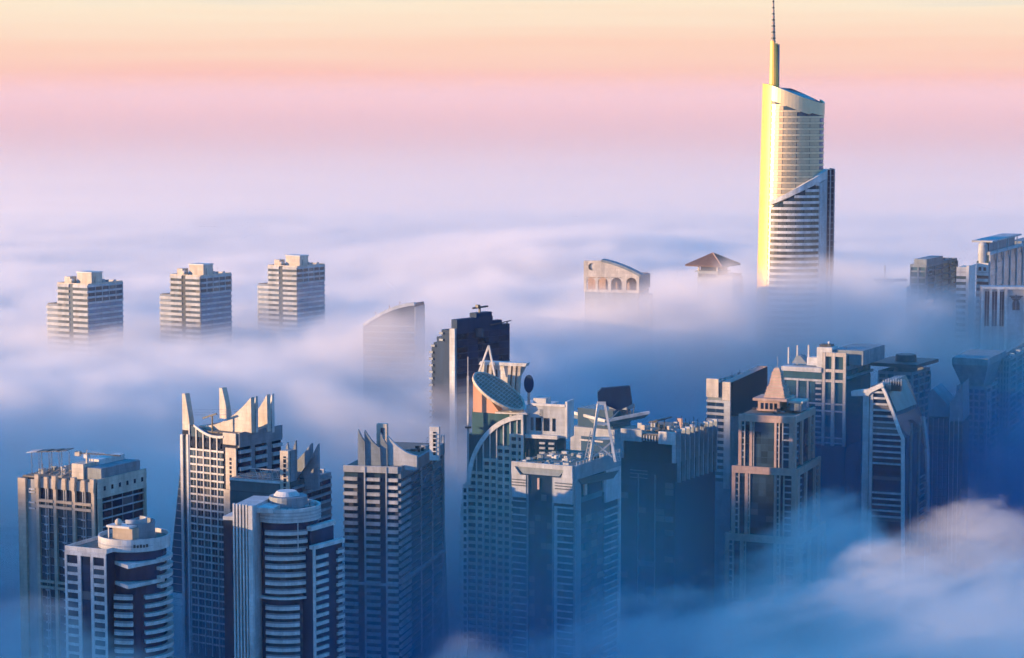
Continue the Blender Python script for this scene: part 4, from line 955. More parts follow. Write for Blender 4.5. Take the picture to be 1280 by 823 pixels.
lo_ = [(m_.x+sx*t.wl*.35, m_.y+sy*t.wr*.4, z0_) for sx, sy in ((-1, -1), (1, -1), (1, 1), (-1, 1))]; hi_ = [(m_.x+sx*t.wl*.62, m_.y+sy*t.wr*.62, z1_-4) for sx, sy in ((-1, -1), (1, -1), (1, 1), (-1, 1))]
v, f = prism_data(lo_, hi_); pymesh(t.r, 'funnel', v, f, 'blue_grey'); v, f = prism_data([(a, b, c_+.02) for a, b, c_ in hi_], [(a, b, z1_) for a, b, c_ in hi_]); pymesh(t.r, 'shield', v, f, 'blue_grey')
lattice_mast(t.r, 'mast', (2.2, -1, t.top-60), 58, 2.4, 'pale_grey', 9)
t = slab_tower('plain_tower', 'dim plain slab tower at the right edge with thin upright ribs', 1262, 450, 1330, 22, 1247, 1292, 660, 'blue_glass', 'blue_grey', 3.8, (4, 4), seed=154)
# ================================================================== towers standing out of the fog sea
def copy_thing(root, loc, label):
    c = root.copy(); COL.objects.link(c); c.location = loc; c['label'] = label
    for ch in root.children:
        k = ch.copy(); COL.objects.link(k); k.parent = c
    return c
# ---- three alike striped towers
GRP = 'three striped towers standing out of the fog'
t = Tower('striped_tower', 'leftmost of the three alike blue and white striped towers with stepped shoulders', 110, 357, 1400, 31, 72, 153, group=GRP); t.ref = 370
P = t.P; top = t.top; wl, wr = t.wl, t.wr; fl = 7.05/ppm(1400); zb = 115
x = lambda px, py=370: t.xs('L', px, py)
t.body('sky_glass', z1=top-.6)
xw = x(58); zs = P('L', 62, 379)[1]
block(t.r, 'shoulder_wall', xw, -wl-.02, .6, wr*.8, 0, zs-.5, 'sky_glass')
block(t.r, 'roof_slab', -wl+.5, -.5, .5, wr-.5, top-.6, top-.1, 'roof_membrane'); block(t.r, 'roof_slab', xw+.3, -wl-.1, .9, wr*.8-.3, zs-.5, zs-.1, 'roof_membrane')
sA, sB = x(87), x(92)
zz = top; k = 0
while zz-fl > zb:
    t.fb('L', -wl, sA, zz-1.7, zz, 0, .8, 'pale_grey', 'floor_band'); t.fb('L', sB, 0, zz-1.7, zz, 0, .8, 'pale_grey', 'floor_band')
    for a0, a1, n in ((-wl, sA, 3), (sB, 0, 3)):
        for i in range(n): t.fb('L', a0+(a1-a0)*i/n+.1, a0+(a1-a0)*(i+1)/n-.1, zz-fl+.1, zz-1.8, -.2, .1, 'blue_glass', 'window')
    if zz < zs+.3:
        t.fb('L', xw, -wl-.05, zz-1.7, zz, -.6, .3, 'pale_grey', 'floor_band')
        block(t.r, 'side_band', xw-.5, xw-.02, .8, wr*.8, zz-1.7, zz, 'pale_grey')
    t.fb('R', 0, wr, zz-1.3, zz, 0, .7, 'pale_grey', 'floor_band')
    for i in range(5):
        t.fb('R', wr*i/5+.3, wr*(i+1)/5-.3, zz-fl+.1, zz-1.4, -.2, .1, 'sky_glass' if k > 2 else 'blue_glass', 'window')
        if k < 3: t.fb('R', wr*(i+1)/5-.45, wr*(i+1)/5+.0, zz-fl+.02, zz-1.32, 0, .6, 'pale_grey', 'mullion')
    zz -= fl; k += 1
t.fb('L', sA+.02, sB-.02, zb, top+.6, -.3, .2, 'blue_glass', 'recess_strip')
t.rim(top-.1, 1.1, .4, 'cream_render')
block(t.r, 'plant_house', x(90), x(90)+12, 5, 15, top, top+7.2, 'cream_render'); block(t.r, 'plant_roof', x(90)-.4, x(90)+12.6, 4.4, 15.4, top+7.25, top+8.0, 'white_cladding')
block(t.r, 'plant_house', x(77), x(77)+4.6, 3, 9, top, top+4.6, 'cream_render'); ball(t.r, 'tank', (x(80)+4.5, 3, top+1.9), 1.7, 'cream_render')
t.clutter(21, 12, -9, -.5, 4, wr-2, top, 3.2, ('blue_grey', 'pale_grey'))
for a in (-4, -1.2): bar(t.r, 'antenna', (a, 8, top), (a, 8, top+5), .2, 'dark_metal')
for px, Y, lb in ((250.5, 1473, 'middle one of the three alike blue and white striped towers with stepped shoulders'), (371.5, 1563, 'rightmost of the three alike striped towers, its foot cut by a slanting fog crest')):
    q = at(px, 350, Y); copy_thing(t.r, (q.x, Y, 0), lb)

# ---- spire tower, its sunlit gold put into the colours
r = bpy.data.objects.new('spire_tower', None); COL.objects.link(r)
YA = 1510; k_ = YA/FPX
ca = at(991, 240, YA); r.location = (ca.x, YA, 0)
tag(r, 'tallest tower, curved and golden lit, with a slanted roof and a needle spire', 'skyscraper')
zp = lambda py, Y=YA-18: at(991, py, Y).z
RX, RY = 37.5*k_, 17.0
def sec(a, z, grow=0.0):
    """plan of the curved shaft: bulges to the left lower down"""
    s, c = math.sin(R(a)), math.cos(R(a)); w = max(0.0, (330-z)/150.0)
    x_ = s*(RX+grow); x_ -= (2.6*w*(1-s)/2 if s < .6 else 0)
    return x_, -c*(RY+grow)
def ztop(x_, y_=-17.0): return zp(105) + (zp(134.5)-zp(105))*(x_+RX)/(2*RX) + 6.5*(y_+RY)/(2*RY)*min(1, max(0, (x_+RX)/(1.0*RX)))
def shell(name, a0, a1, n, zlo, zhi, grow, thick, mat, m=1):
    """curved wall piece; zlo/zhi are functions of the angle"""
    ring = []
    v, f = [], []
    for i in range(n+1):
        a = a0+(a1-a0)*i/n; lo, hi = zlo(a), zhi(a)
        for j in range(m+1):
            z_ = lo+(hi-lo)*j/m
            for g in (grow, grow-thick): X, Yv = sec(a, z_, g); v.append((X, Yv, z_))
    w = 2*(m+1)
    for i in range(n):
        for j in range(m):
            b = i*w+2*j; f += [(b, b+w, b+w+2, b+2), (b+1, b+3, b+w+3, b+w+1)]
        b = i*w; f.append((b, b+1, b+w+1, b+w)); b = i*w+2*m; f.append((b, b+w, b+w+1, b+1))
    for b in (0, n*w):
        for j in range(m): q = b+2*j; f.append((q, q+2, q+3, q+1))
    return pymesh(r, name, v, f, mat, False)
za = lambda a: ztop(*sec(a, 300))
shell('wall', -180, 180, 60, lambda a: 0, lambda a: za(a)-2.0, 0, RY*.4, 'blue_glass', 8)
shell('sunlit_flank', -112, -50, 12, lambda a: 0, lambda a: za(a)+.3, .5, 1.2, 'sunlit_gold_cladding', 10)  # lit side coloured gold for the low sun
shell('roof_fascia', -50, 112, 24, lambda a: za(a)-(9.5 if a < 30 else 8.0), lambda a: za(a)+.3, .45, 1.2, 'sunlit_gold_band')
rp = [(sec(a, 320, -1.0)) for a in range(-180, 180, 12)]
v, f = prism_data([(a, b, ztop(a, b)-2.4) for a, b in rp], [(a, b, ztop(a, b)-1.2) for a, b in rp]); pymesh(r, 'slanted_roof', v, f, 'navy_panel')
rp2 = [(sec(a, 320, -6.0)) for a in range(-180, 180, 12)]
v, f = prism_data([(a, b, ztop(a, b)-1.18) for a, b in rp2], [(a, b, ztop(a, b)-.5) for a, b in rp2]); pymesh(r, 'roof_glazing', v, f, 'blue_glass')
fl = 7.35*k_
z_ = zp(134)-6.0+fl*2
while z_ > 150:
    a1 = 105; a0 = -50
    while a0 < a1 and za(a0)-10 > 1e9: a0 += 4
    hi_a = max([a for a in range(-50, 106, 3) if za(a)-8.5 > z_] or [-50])
    if hi_a > -40:
        shell('floor_band', -50, hi_a, max(2, int((hi_a+50)/8)), lambda a: z_-1.35, lambda a: z_, .34, .8, 'sunlit_gold_band')
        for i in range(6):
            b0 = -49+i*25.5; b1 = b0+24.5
            if b1 < hi_a: shell('window', b0, b1, 3, lambda a: z_-fl+.15, lambda a: z_-1.45, .1, .4, 'mirror_glass' if i < 4 else 'sky_glass')  # panes coloured warm on the lit side, blue on the shaded right
    z_ -= fl
# lower front sheath with its slanting cap
pa = lambda px: math.degrees(math.asin(max(-1, min(1, (px-991)*k_/(RX+2)))))
aL, aR = pa(963.5), 78
capz = lambda a: zp(250) + (zp(213)-zp(250))*((sec(a, 200, 2)[0])/k_+991-963.5)/(1030-963.5)
shell('cap_band', aL, aR, 22, lambda a: capz(a)-(2.6+3.6*(a-aL)/(aR-aL)), capz, 3.0, 3.4, 'white_cladding')
edge_a = lambda z: pa(1030 - 7 + 4.5*(zp(213)-z)/(zp(213)-zp(375)))-12
n = 14
shell('edge_strip', pa(1020), aR, 8, lambda a: 0, lambda a: capz(a)-6.0, 2.95, 3.2, 'pale_grey', 1)
shell('sheath_glass', aL, pa(1020), 14, lambda a: 0, lambda a: capz(a)-4, 1.8, 2.0, 'blue_glass', 1)
z_ = zp(222)
while z_ > 120:
    lo_a = min([a for a in range(int(aL), int(pa(1020))+1, 2) if capz(a)-4.0 > z_] or [999])
    if lo_a < pa(1020)-2:
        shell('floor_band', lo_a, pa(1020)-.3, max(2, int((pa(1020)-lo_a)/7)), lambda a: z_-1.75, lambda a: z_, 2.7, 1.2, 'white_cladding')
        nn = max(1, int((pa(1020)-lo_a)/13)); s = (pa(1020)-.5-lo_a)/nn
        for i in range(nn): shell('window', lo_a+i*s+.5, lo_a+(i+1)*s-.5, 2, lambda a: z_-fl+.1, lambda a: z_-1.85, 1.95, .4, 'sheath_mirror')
    z_ -= fl
xe_, ye_ = sec(aR, 200, 3.0)
sx0, sx1 = xe_-1.0, (1042-991)*k_
block(r, 'side_wall', xe_-3, sx1-.5, ye_+.3, 18, 0, zp(213), 'dark_glass'); block(r, 'side_edge', sx1-.48, sx1+.5, ye_+2, 17, 0, zp(213)+.6, 'pale_grey'); block(r, 'side_rib', xe_+1.6, xe_+2.3, ye_-.4, ye_+.28, 0, zp(214), 'pale_grey')
for i in range(24): block(r, 'side_band', xe_+.4, sx1-.6, ye_-.05, ye_+.29, zp(220)-i*fl-.4, zp(220)-i*fl, 'blue_grey')
# spire: tapering sheath, then the banded needle
sx = (966-991)*k_; sy = -3.0
def ring_at(cx, cy, z, rx, ry, k=14): return [(cx+rx*math.cos(2*math.pi*i/k), cy+ry*math.sin(2*math.pi*i/k), z) for i in range(k)]
z0s, z1s = zp(108, YA), zp(53, YA)
a = ring_at(sx, sy, z0s-6, 6.6*k_, 3.2); b = ring_at(sx-.6, sy, z1s, 4.6*k_, 2.3); b = [(p[0], p[1], p[2]+(.8 if p[0] < sx-.6 else -.9)) for p in b]
v, f = prism_data(a, b); pymesh(r, 'spire_sheath', v, f, 'sunlit_gold_cladding', False)
block(r, 'sheath_spine', sx+3.4*k_, sx+5.6*k_, sy-1.6, sy+1.6, z0s-5, z1s-1.5, 'blue_grey')
zt = zp(-8, YA); nx = (963.5-991)*k_
a = ring_at(nx+.3, sy, z1s-2, 2.5*k_, 1.4); b = ring_at(nx-.2, sy, zt, .8*k_, .4)
v, f = prism_data(a, b); pymesh(r, 'needle', v, f, 'grey_concrete')
for i in range(16):
    s = i/16; w = (2.9*(1-s)+1.0*s)*k_; zc = z1s+(zt-z1s)*s
    cylinder(r, 'needle_collar', nx+.3-.5*s, sy, zc, zc+1.0, w, w, 'dark_metal' if i % 2 else 'pink_stone', 12)

# ---- white arched crown with a crescent
t = Tower('arcade_tower', 'cream building head with four open arches and a small dark crescent, rising from fog', 799, 345, 1450, 14, 730, 812); t.ref = 350
P = t.P; wl, wr = t.wl, t.wr
z = lambda py, px=765: P('L', px, py)[1]
block(t.r, 'wall', -wl+.5, -.5, .8, wr, 0, z(366), 'blue_grey')
block(t.r, 'rear_wall', -wl+1, -1.2, 7, wr, z(366)+.02, z(345), 'pink_stone')
topline = [(730, 326), (752, 326)] + curve((752, 326), (799, 344), -2.4, 8)[1:]
arcs = [(733.5, 744.5), (747.5, 760), (764, 777.5), (783, 796)]
# head wall above the arches, then the piers and arch heads
t.fpoly('L', topline + [(799, 347.5), (730, 346)], -1.5, .6, 'cream_render', 'head_wall')
t.fpoly('L', [(752, 324.5)] + curve((752, 324.5), (801, 343.5), -2.4, 8)[1:] + [(801, 347)] + curve((799.5, 346), (752, 327.6), -2.2, 8), -9, .9, 'blue_grey', 'roof_curb')
ed = [730] + [p for ab in arcs for p in ab] + [799]
for i in range(0, len(ed), 2):
    a0, a1 = t.xs('L', ed[i]), t.xs('L', ed[i+1]); t.fb('L', a0, a1, z(366), z(346.4, ed[i]), -1.5, .55, 'cream_render', 'arch_pier')
for a, b in arcs:
    u0, u1 = t.xs('L', a), t.xs('L', b); h = z(347.2, a); m = (u0+u1)/2; rr = (u1-u0)/2
    for sg in (-1, 1):
        pts = [(m+sg*rr, h)] + [(m+sg*rr*math.sin(R(90-9*i)), h-rr+rr*math.cos(R(90-9*i))) for i in range(0, 11)]
        t.fpoly('L', pts, -1.4, .5, 'cream_render', 'arch_spandrel', px=False)
    t.fb('L', u0+.02, u1-.02, z(366), z(362.6), -1.2, .35, 'cream_render', 'sill')
    t.fb('L', u0-.25, u0, z(364), h-rr, .56, .9, 'blue_grey', 'arch_shadow_bead') if False else None
cp_ = [(739.2+4.2*math.cos(R(a)), 333.5+4.2*math.sin(R(a))) for a in range(80, 281, 20)] + [(741.2+3.7*math.cos(R(a)), 333.5+3.7*math.sin(R(a))) for a in range(270, 89, -20)]
lo = [P('L', *p) for p in cp_]; n_ = len(lo); h_ = n_//2
outer = [P('L', 739.6-.6*0+3.9*math.cos(R(a)), 333.5+4.4*math.sin(R(a))) for a in range(75, 286, 21)]; inner = [P('L', 741.3+3.2*math.cos(R(a)), 333.5+4.1*math.sin(R(a))) for a in range(75, 286, 21)]
v = [(u, -.55, w) for u, w in outer+inner]+[(u, -.95, w) for u, w in outer+inner]; m_ = len(outer); k = 2*m_; f = []
for i in range(m_-1): f += [(i, i+1, m_+i+1, m_+i), (k+i, k+m_+i, k+m_+i+1, k+i+1), (i, k+i, k+i+1, i+1), (m_+i, m_+i+1, k+m_+i+1, k+m_+i)]
f += [(0, m_, k+m_, k), (m_-1, k+m_-1, k+2*m_-1, 2*m_-1)]
pymesh(t.r, 'crescent', v, f, 'dark_metal')
t.fb('R', .2, wr, z(364), z(346), -1.0, .5, 'blue_grey', 'side_wall'); t.fb('R', 1.5, 3.2, 60, z(367), .0, 1.2, 'pale_grey', 'pier')
block(t.r, 'side_wing', .2, 7, 2, 12, 0, z(368), 'blue_grey')

# ---- pagoda roofed tower
t = Tower('pagoda_tower', 'tower head with a pyramid tiled roof on short posts beside round rooftop tanks', 897, 334, 1560, 32, 872, 910); t.ref = 335
P = t.P; wl, wr = t.wl, t.wr; z = lambda py, px=885: P('L', px, py)[1]
cxm, cym = -wl/2, wr/2; ze, zt = z(331.5), z(317)
ex_, ey_ = wl/2+6.5, wr/2+6.5
v = [(cxm-ex_, cym-ey_, ze), (cxm+ex_, cym-ey_, ze), (cxm+ex_, cym+ey_, ze), (cxm-ex_, cym+ey_, ze), (cxm, cym, zt)] + [(cxm-ex_, cym-ey_, ze-.9), (cxm+ex_, cym-ey_, ze-.9), (cxm+ex_, cym+ey_, ze-.9), (cxm-ex_, cym+ey_, ze-.9)]
pymesh(t.r, 'pyramid_roof', v, [(0, 1, 4), (1, 2, 4), (2, 3, 4), (3, 0, 4), (0, 5, 6, 1), (1, 6, 7, 2), (2, 7, 8, 3), (3, 8, 5, 0), (5, 8, 7, 6)], 'roof_tile')
for a, b in ((0, 1), (1, 1), (0, 0), (1, 0)): bar(t.r, 'hip_ridge', (cxm-ex_+2*ex_*a, cym-ey_+2*ey_*b, ze+.1), (cxm, cym, zt+.1), .5, 'pink_stone')
block(t.r, 'lantern_room', cxm-wl*.4, cxm+wl*.42, cym-wr*.4, cym+wr*.42, z(339), ze-.9, 'dark_glass')
for a in (-.46, .46):
    for b in (-.46, .46): block(t.r, 'post', cxm+a*wl-.5, cxm+a*wl+.5, cym+b*wr-.5, cym+b*wr+.5, z(339), ze-.9, 'cream_render')
block(t.r, 'wall', -wl, 0, 0, wr, 0, z(340.5), 'blue_grey'); block(t.r, 'terrace', -wl-1.4, 1.4, -1.4, wr+1.4, z(340.4), z(339.1), 'blue_grey')
block(t.r, 'side_wing', .2, 13, -3, 10, 0, z(344), 'blue_grey'); t.fb('R', 1, 9, z(350), z(346), 0, 1.4, 'dark_glass', 'window_strip') if False else None
for i in range(5): t.fb('L', -wl+.8+i*(wl-1.6)/5+.2, -wl+.8+(i+1)*(wl-1.6)/5-.2, z(347), z(342.5), -.1, .15, 'dark_glass', 'window')
q = t.local(at(921, 346, 1560)); cylinder(t.r, 'round_tank', q.x, q.y, 0, q.z+.5, 4.6, 4.6, 'blue_grey', 24); cylinder(t.r, 'tank_rim', q.x, q.y, q.z-3.4, q.z-2.4, 5.2, 5.2, 'pale_grey', 24); cylinder(t.r, 'tank_lid', q.x, q.y, q.z+.52, q.z+2.4, 3.6, 2.6, 'dark_metal', 20)
cylinder(t.r, 'round_tank', q.x-5.4, q.y+3, 0, q.z+2.2, 3.0, 3.0, 'blue_grey', 20); block(t.r, 'plant_unit', q.x-12, q.x-7.5, q.y-1, q.y+4, q.z-8, q.z+1, 'dark_metal')

# ---- curved top tower half drowned in fog
t = Tower('curved_top_tower', 'half hidden tower with a rising curved roofline, drowned in fog beside the stepped tower', 518, 381, 1330, 12, 454, 530); t.ref = 420
P = t.P; wl, wr = t.wl, t.wr
z = lambda py, px=490: P('L', px, py)[1]
cl = curve((454, 408), (518, 381), -5.5, 12)
t.fpoly('L', cl + [(518, 700), (454, 700)], -wr, 0, 'navy_panel', 'wall')
t.fpoly('L', [(a, b-1.6) for a, b in cl] + [(a, b+1.2) for a, b in reversed(cl)], -wr-.5, 1.2, 'white_cladding', 'roof_edge') if False else None
ce = [P('L', a, b) for a, b in cl]
for (u0, w0), (u1, w1) in zip(ce, ce[1:]): t.fpoly('L', [(u0, w0-.5), (u1, w1-.5), (u1, w1+1.4), (u0, w0+1.4)], -2, 1.0, 'pale_grey', 'roof_edge', px=False)
def ctop(u):
    for (u0, w0), (u1, w1) in zip(ce, ce[1:]):
        if u0 <= u <= u1: return w0+(w1-w0)*(u-u0)/(u1-u0)
    return ce[-1][1]
zz = z(407)
while zz > 95:
    a0 = next((u for u in [-wl+i*.5 for i in range(int(wl*2))] if ctop(u)-2 > zz), -1)
    t.fb('L', a0, 0, zz-.7, zz, 0, .6, 'blue_grey', 'floor_band'); n = max(1, int(-a0/5))
    for i in range(n): t.fb('L', a0+i*(-a0)/n+.2, a0+(i+1)*(-a0)/n-.2, zz-3.4, zz-1.4, -.2, .1, 'dark_glass', 'window')
    zz -= 3.7
for px in (470, 487, 500): bar(t.r, 'rail_post', (t.xs('L', px), -.2, ctop(t.xs('L', px))+1), (t.xs('L', px), -.2, ctop(t.xs('L', px))+3.6), .3, 'pink_stone')
t.fb('R', 0, wr, 95, z(384), 0, .5, 'blue_grey', 'side_wall')

# ---- dark stepped tower
t = Tower('stepped_tower', 'dark blue glass tower with a stair-stepped shoulder and one pale upright strip', 571, 411, 1170, 40, 539, 637); t.ref = 430
P = t.P; wl, wr = t.wl, t.wr; zb = 100
x = lambda px: t.xs('L', px, 430)
y = lambda px: t.xs('R', px, 430)
z = lambda py, px=571: P('L', px, py)[1]
levels = [(539, 434), (541.5, 428), (545.5, 421), (551.5, 412)]
for (pa_, py), nx_ in zip(levels, [541.5, 545.5, 551.5, 564]): block(t.r, 'shoulder_wall', x(pa_), x(nx_)-.02, .3, wr*.9, 0, z(py, pa_), 'navy_panel')
block(t.r, 'wall', x(564), 0, .2, y(616), 0, z(400), 'navy_panel'); block(t.r, 'rear_wall', x(564), 0, y(616)+.02, wr, 0, z(412), 'navy_panel')
block(t.r, 'upper_house', -5, -.3, y(596), y(616)-.3, z(400)+.02, z(394.5), 'navy_panel'); block(t.r, 'lower_house', x(564)+.5, -.3, y(616)+.3, y(628), z(412)+.02, z(406), 'navy_panel')
t.fb('L', x(564), x(570.5), zb, z(411), 0, 1.4, 'pale_grey', 'pale_strip')
zz = z(417); fl = 3.5
while zz > zb:
    for pa_, py in levels:
        if z(py, pa_) > zz+1: t.fb('L', x(pa_)-1.0, x(pa_)+1.6, zz-1.1, zz, -.2, .6, 'blue_grey', 'balcony'); break
    t.fb('R', .2, wr-.2, zz-.35, zz, 0, .3, 'navy_panel', 'floor_band')
    for i in range(5): t.fb('R', .4+i*(wr-.8)/5, .1+(i+1)*(wr-.8)/5, zz-fl+.1, zz-.6, -.2, .12, 'dark_glass', 'window')
    zz -= fl
arc_slab(t.r, 'curved_bay', 0, y(597), 0.2, 3.2, 20, 160, z(424), z(413), 'blue_glass', 12)
for a, b in ((y(625), 411.5),): bar(t.r, 'boom', (1, y(612), z(411)), (1, y(637), z(408)), .5, 'dark_metal'); bar(t.r, 'boom_post', (1, y(632), z(414)), (1, y(632), z(408.5)), .5, 'dark_metal')
rc = bpy.data.objects.new('roof_crane', None); COL.objects.link(rc); tag(rc, 'dark stubby crane on the roof of the dark stepped tower', 'crane')
q = t.r.location + t.ex*(-2.5) + t.ey*y(604); rc.location = (q.x, q.y, z(394.5)); rc.rotation_euler = (0, 0, -t.th)
bar(rc, 'post', (0, 0, 0), (0, 0, 2.6), .9, 'dark_metal'); bar(rc, 'arm', (-1.5, -4, 2.4), (1, 5.5, 3.0), .9, 'dark_metal'); block(rc, 'cab', -1, 1, -2.4, -.6, 2.7, 4.2, 'dark_metal')

# ---- cluster at the upper right
t = slab_tower('hazy_tower', 'hazy blue tower with a flat box roof, leftmost of the cluster beyond the fog shelf', 1158, 333, 1480, 26, 1138, 1196, 470, 'teal_glass', 'blue_grey', 4.2, (2, 4), seed=161)
block(t.r, 'roof_house', -9, -.5, 2, t.wr*.55, t.top-.8, t.top+4.4, 'blue_grey'); block(t.r, 'lower_terrace', -t.wl-3, -t.wl-.1, 2, t.wr, 0, t.top-14, 'blue_grey')
t.fb('R', 2, 9, t.top-5.6, t.top-2.4, .9, 1.3, 'pale_grey', 'sign_panel'); [t.fb('R', 2.5+i*1.6, 3.5+i*1.6, t.top-4.9, t.top-3.2, 1.3, 1.5, 'dark_metal', 'sign_mark') for i in range(4)]
t = Tower('banded_slim_tower', 'slim hazy tower of white floor bands beside a smooth white shaft', 1211, 335, 1470, 22, 1196, 1219); t.ref = 350
t.body('teal_glass'); z = lambda py, px=1203: t.P('L', px, py)[1]
x1 = t.xs('L', 1208)
band_face(t, 'L', -t.wl, x1, t.top-3.6, 120, 3.9, 1.9, 'white_cladding', 'teal_glass', 1.0, 2); t.fb('L', -t.wl, x1, t.top-3.55, t.top+.5, 0, 1.0, 'pale_grey', 'parapet_wall')
t.fb('L', x1+.02, .4, 0, t.top+1.5, 0, 1.5, 'white_cladding', 'shaft'); t.fb('R', .0, t.wr, 0, t.top+1.2, 0, .4, 'white_cladding', 'side_wall')
t = Tower('canopy_tower', 'tall hazy tower with a broad flat canopy over its penthouse at the right edge', 1236, 325, 1500, 24, 1221, 1300); t.ref = 340
P = t.P; z = lambda py, px=1230: P('L', px, py)[1]; zr = lambda py, px=1260: P('R', px, py)[1]
t.body('teal_glass', z1=t.top-1)
band_face(t, 'L', -t.wl, 0, z(341), 110, 4.1, 2.0, 'white_cladding', 'dark_glass', 1.0, 2); t.fb('L', -t.wl, 0, z(340.5), z(329), 0, 1.1, 'white_cladding', 'head_panel')
for i in range(2): t.fb('L', -t.wl+1.6+i*3.2, -t.wl+3.4+i*3.2, z(338.5), z(334), 1.1, 1.3, 'dark_glass', 'window')
t.fb('R', 0, t.wr, zr(318, 1240), zr(314, 1240), -1, .8, 'pale_grey', 'roof_edge')
for i in range(8): t.fb('R', 1+i*t.wr/8, 1.8+i*t.wr/8, 110, zr(318, 1240)-.05, 0, .8, 'pale_grey', 'pier')
zz = zr(330, 1240)
while zz > 120:
    for i in range(7): t.fb('R', 2.0+i*t.wr/8, .8+(i+1)*t.wr/8, zz-3.6, zz, -.2, .15, 'teal_glass', 'window')
    zz -= 4
block(t.r, 'upper_wall', -t.wl+.5, -.3, 1, t.wr, t.top-1, zr(317, 1240), 'teal_glass')
block(t.r, 'penthouse', -8, -1, 5, t.wr*.5, zr(317, 1240)+.02, zr(304, 1240), 'blue_grey'); block(t.r, 'canopy', -12, 2, 1, t.wr*.55, zr(302.5, 1240), zr(300.5, 1240), 'pale_grey'); block(t.r, 'penthouse', -8, .3, t.wr*.6, t.wr, zr(317, 1240)+.02, zr(306, 1260), 'blue_grey')
for s in (.12, .3, .48): block(t.r, 'canopy_post', .6, 1.2, 2+s*t.wr, 2.6+s*t.wr, zr(318, 1240), zr(302.6, 1240), 'white_cladding')
cylinder(t.r, 'corner_turret', -t.wl+3.5, 2.5, z(330), z(309), 3.4, 3.0, 'pale_grey', 18); ball(t.r, 'turret_dome', (-t.wl+3.5, 2.5, z(308)), 3.2, 'pale_grey')
t = Tower('colonnade_tower', 'pale tower head with tall dark bays and a blue winged emblem over a pointed window', 1304, 360, 1440, 8, 1228, 1330); t.ref = 375; t.wr = 24.0
P = t.P; z = lambda py, px=1245: P('L', px, py)[1]; x = lambda px: t.xs('L', px, 375)
t.body('pale_grey', z1=t.top-.5); t.fb('L', -t.wl-.6, .6, t.top-1.2, t.top+.4, -.8, 1.4, 'white_cladding', 'cornice')
for a, b in ((1231, 1236.5), (1240, 1246.5), (1249.5, 1255)):
    t.fb('L', x(a), x(b), z(388), z(364.5), -.2, .12, 'dark_glass', 'bay_window'); t.fb('L', x(a), x(b), z(408), z(388)-.1, -.2, .1, 'blue_glass', 'bay_window')
    m = (x(a)+x(b))/2; t.fb('L', m-.12, m+.12, z(408), z(364.5), .12, .3, 'pale_grey', 'mullion')
for a in (1228.2, 1238.3, 1248, 1257.5): t.fb('L', x(a)-.8, x(a)+.8, 90, t.top-1.25, 0, 1.0, 'white_cladding', 'pier')
c = x(1270)
for s_ in (-1, 1):
    for i in range(3): t.fb('L', c+s_*.6 if s_ > 0 else c-4.2+i*.9, c+4.2-i*.9 if s_ > 0 else c-.6, z(369.5)-i*1.0-.75, z(369.5)-i*1.0, 0, .4, 'blue_glass', 'emblem_wing')
t.fb('L', c-.4, c+.4, z(369.5)-3.4, z(369.5)+.7, 0, .5, 'blue_glass', 'emblem_body')
t.fpoly('L', [(1265.5, 388), (1265.5, 379), (1267, 375.5), (1270, 373), (1273, 375.5), (1274.5, 379), (1274.5, 388)], -.2, .15, 'blue_glass', 'pointed_window')
t.fb('L', c-.15, c+.15, z(388), z(374), .15, .35, 'pale_grey', 'mullion')
for a_ in (1281, 1292): t.fb('L', x(a_)-.8, x(a_)+.8, 90, t.top-1.25, 0, 1.0, 'white_cladding', 'pier')
t.fb('L', x(1283.5), x(1290), z(405), z(365), -.2, .12, 'dark_glass', 'bay_window')

# ---- faint far head with crossbar and faint low block
q = at(1106, 351, 1750); r = bpy.data.objects.new('mast_tower', None); COL.objects.link(r); r.location = (q.x, 1750, 0); tag(r, 'faint far tower head with a flat dish top and thin mast, dissolving in fog', 'tower')
cylinder(r, 'shaft', 0, 0, 0, q.z-3, 5, 5, 'blue_grey', 20); cylinder(r, 'dish', 0, 0, q.z-2.95, q.z+1, 5.5, 9.5, 'blue_grey', 24); block(r, 'side_arm', 9, 17, -3, 3, q.z-.6, q.z+1.4, 'blue_grey'); bar(r, 'mast', (0, 0, q.z+1), (0, 0, q.z+12), .8, 'pale_grey')
t = slab_tower('low_tower', 'faint low tower of pale floor bands sunk in fog at the far left edge', 14, 668, 1120, 28, -16, 32, 823, 'blue_glass', 'pale_grey', 3.6, (4, 2), seed=171)
# ------------------------------------------------------------------ air: haze, fog sea, near fog bank
class Fx:
    """small expression builder for geometry-node float fields"""
    def __init__(s, nt, sock): s.nt, s.k = nt, sock
    def _m(s, op, b, c=None, rev=False):
        n = s.nt.nodes.new('ShaderNodeMath'); n.operation = op
        ops = [s, b] if not rev else [b, s]
        if c is not None: ops.append(c)
        for i, q in enumerate(ops):
            if isinstance(q, Fx): s.nt.links.new(q.k, n.inputs[i])
            else: n.inputs[i].default_value = float(q)
        return Fx(s.nt, n.outputs[0])
    def __add__(s, b): return s._m('ADD', b)
    __radd__ = __add__
    def __sub__(s, b): return s._m('SUBTRACT', b)
    def __rsub__(s, b): return s._m('SUBTRACT', b, rev=True)
    def __mul__(s, b): return s._m('MULTIPLY', b)
    __rmul__ = __mul__
    def __truediv__(s, b): return s._m('DIVIDE', b)
    def __neg__(s): return s*-1
    def max(s, b): return s._m('MAXIMUM', b)
    def min(s, b): return s._m('MINIMUM', b)
    def exp(s): return s._m('EXPONENT', 0)
    def step(s, lo, hi):
        n = s.nt.nodes.new('ShaderNodeMapRange'); n.interpolation_type = 'SMOOTHSTEP'
        s.nt.links.new(s.k, n.inputs['Value'])
        n.inputs['From Min'].default_value = lo; n.inputs['From Max'].default_value = hi
        return Fx(s.nt, n.outputs['Result'])
def gauss(x, y, cx, cy, sx, sy):
    a = (x-cx)/sx; b = (y-cy)/sy
    return (-(a*a + b*b)).exp()
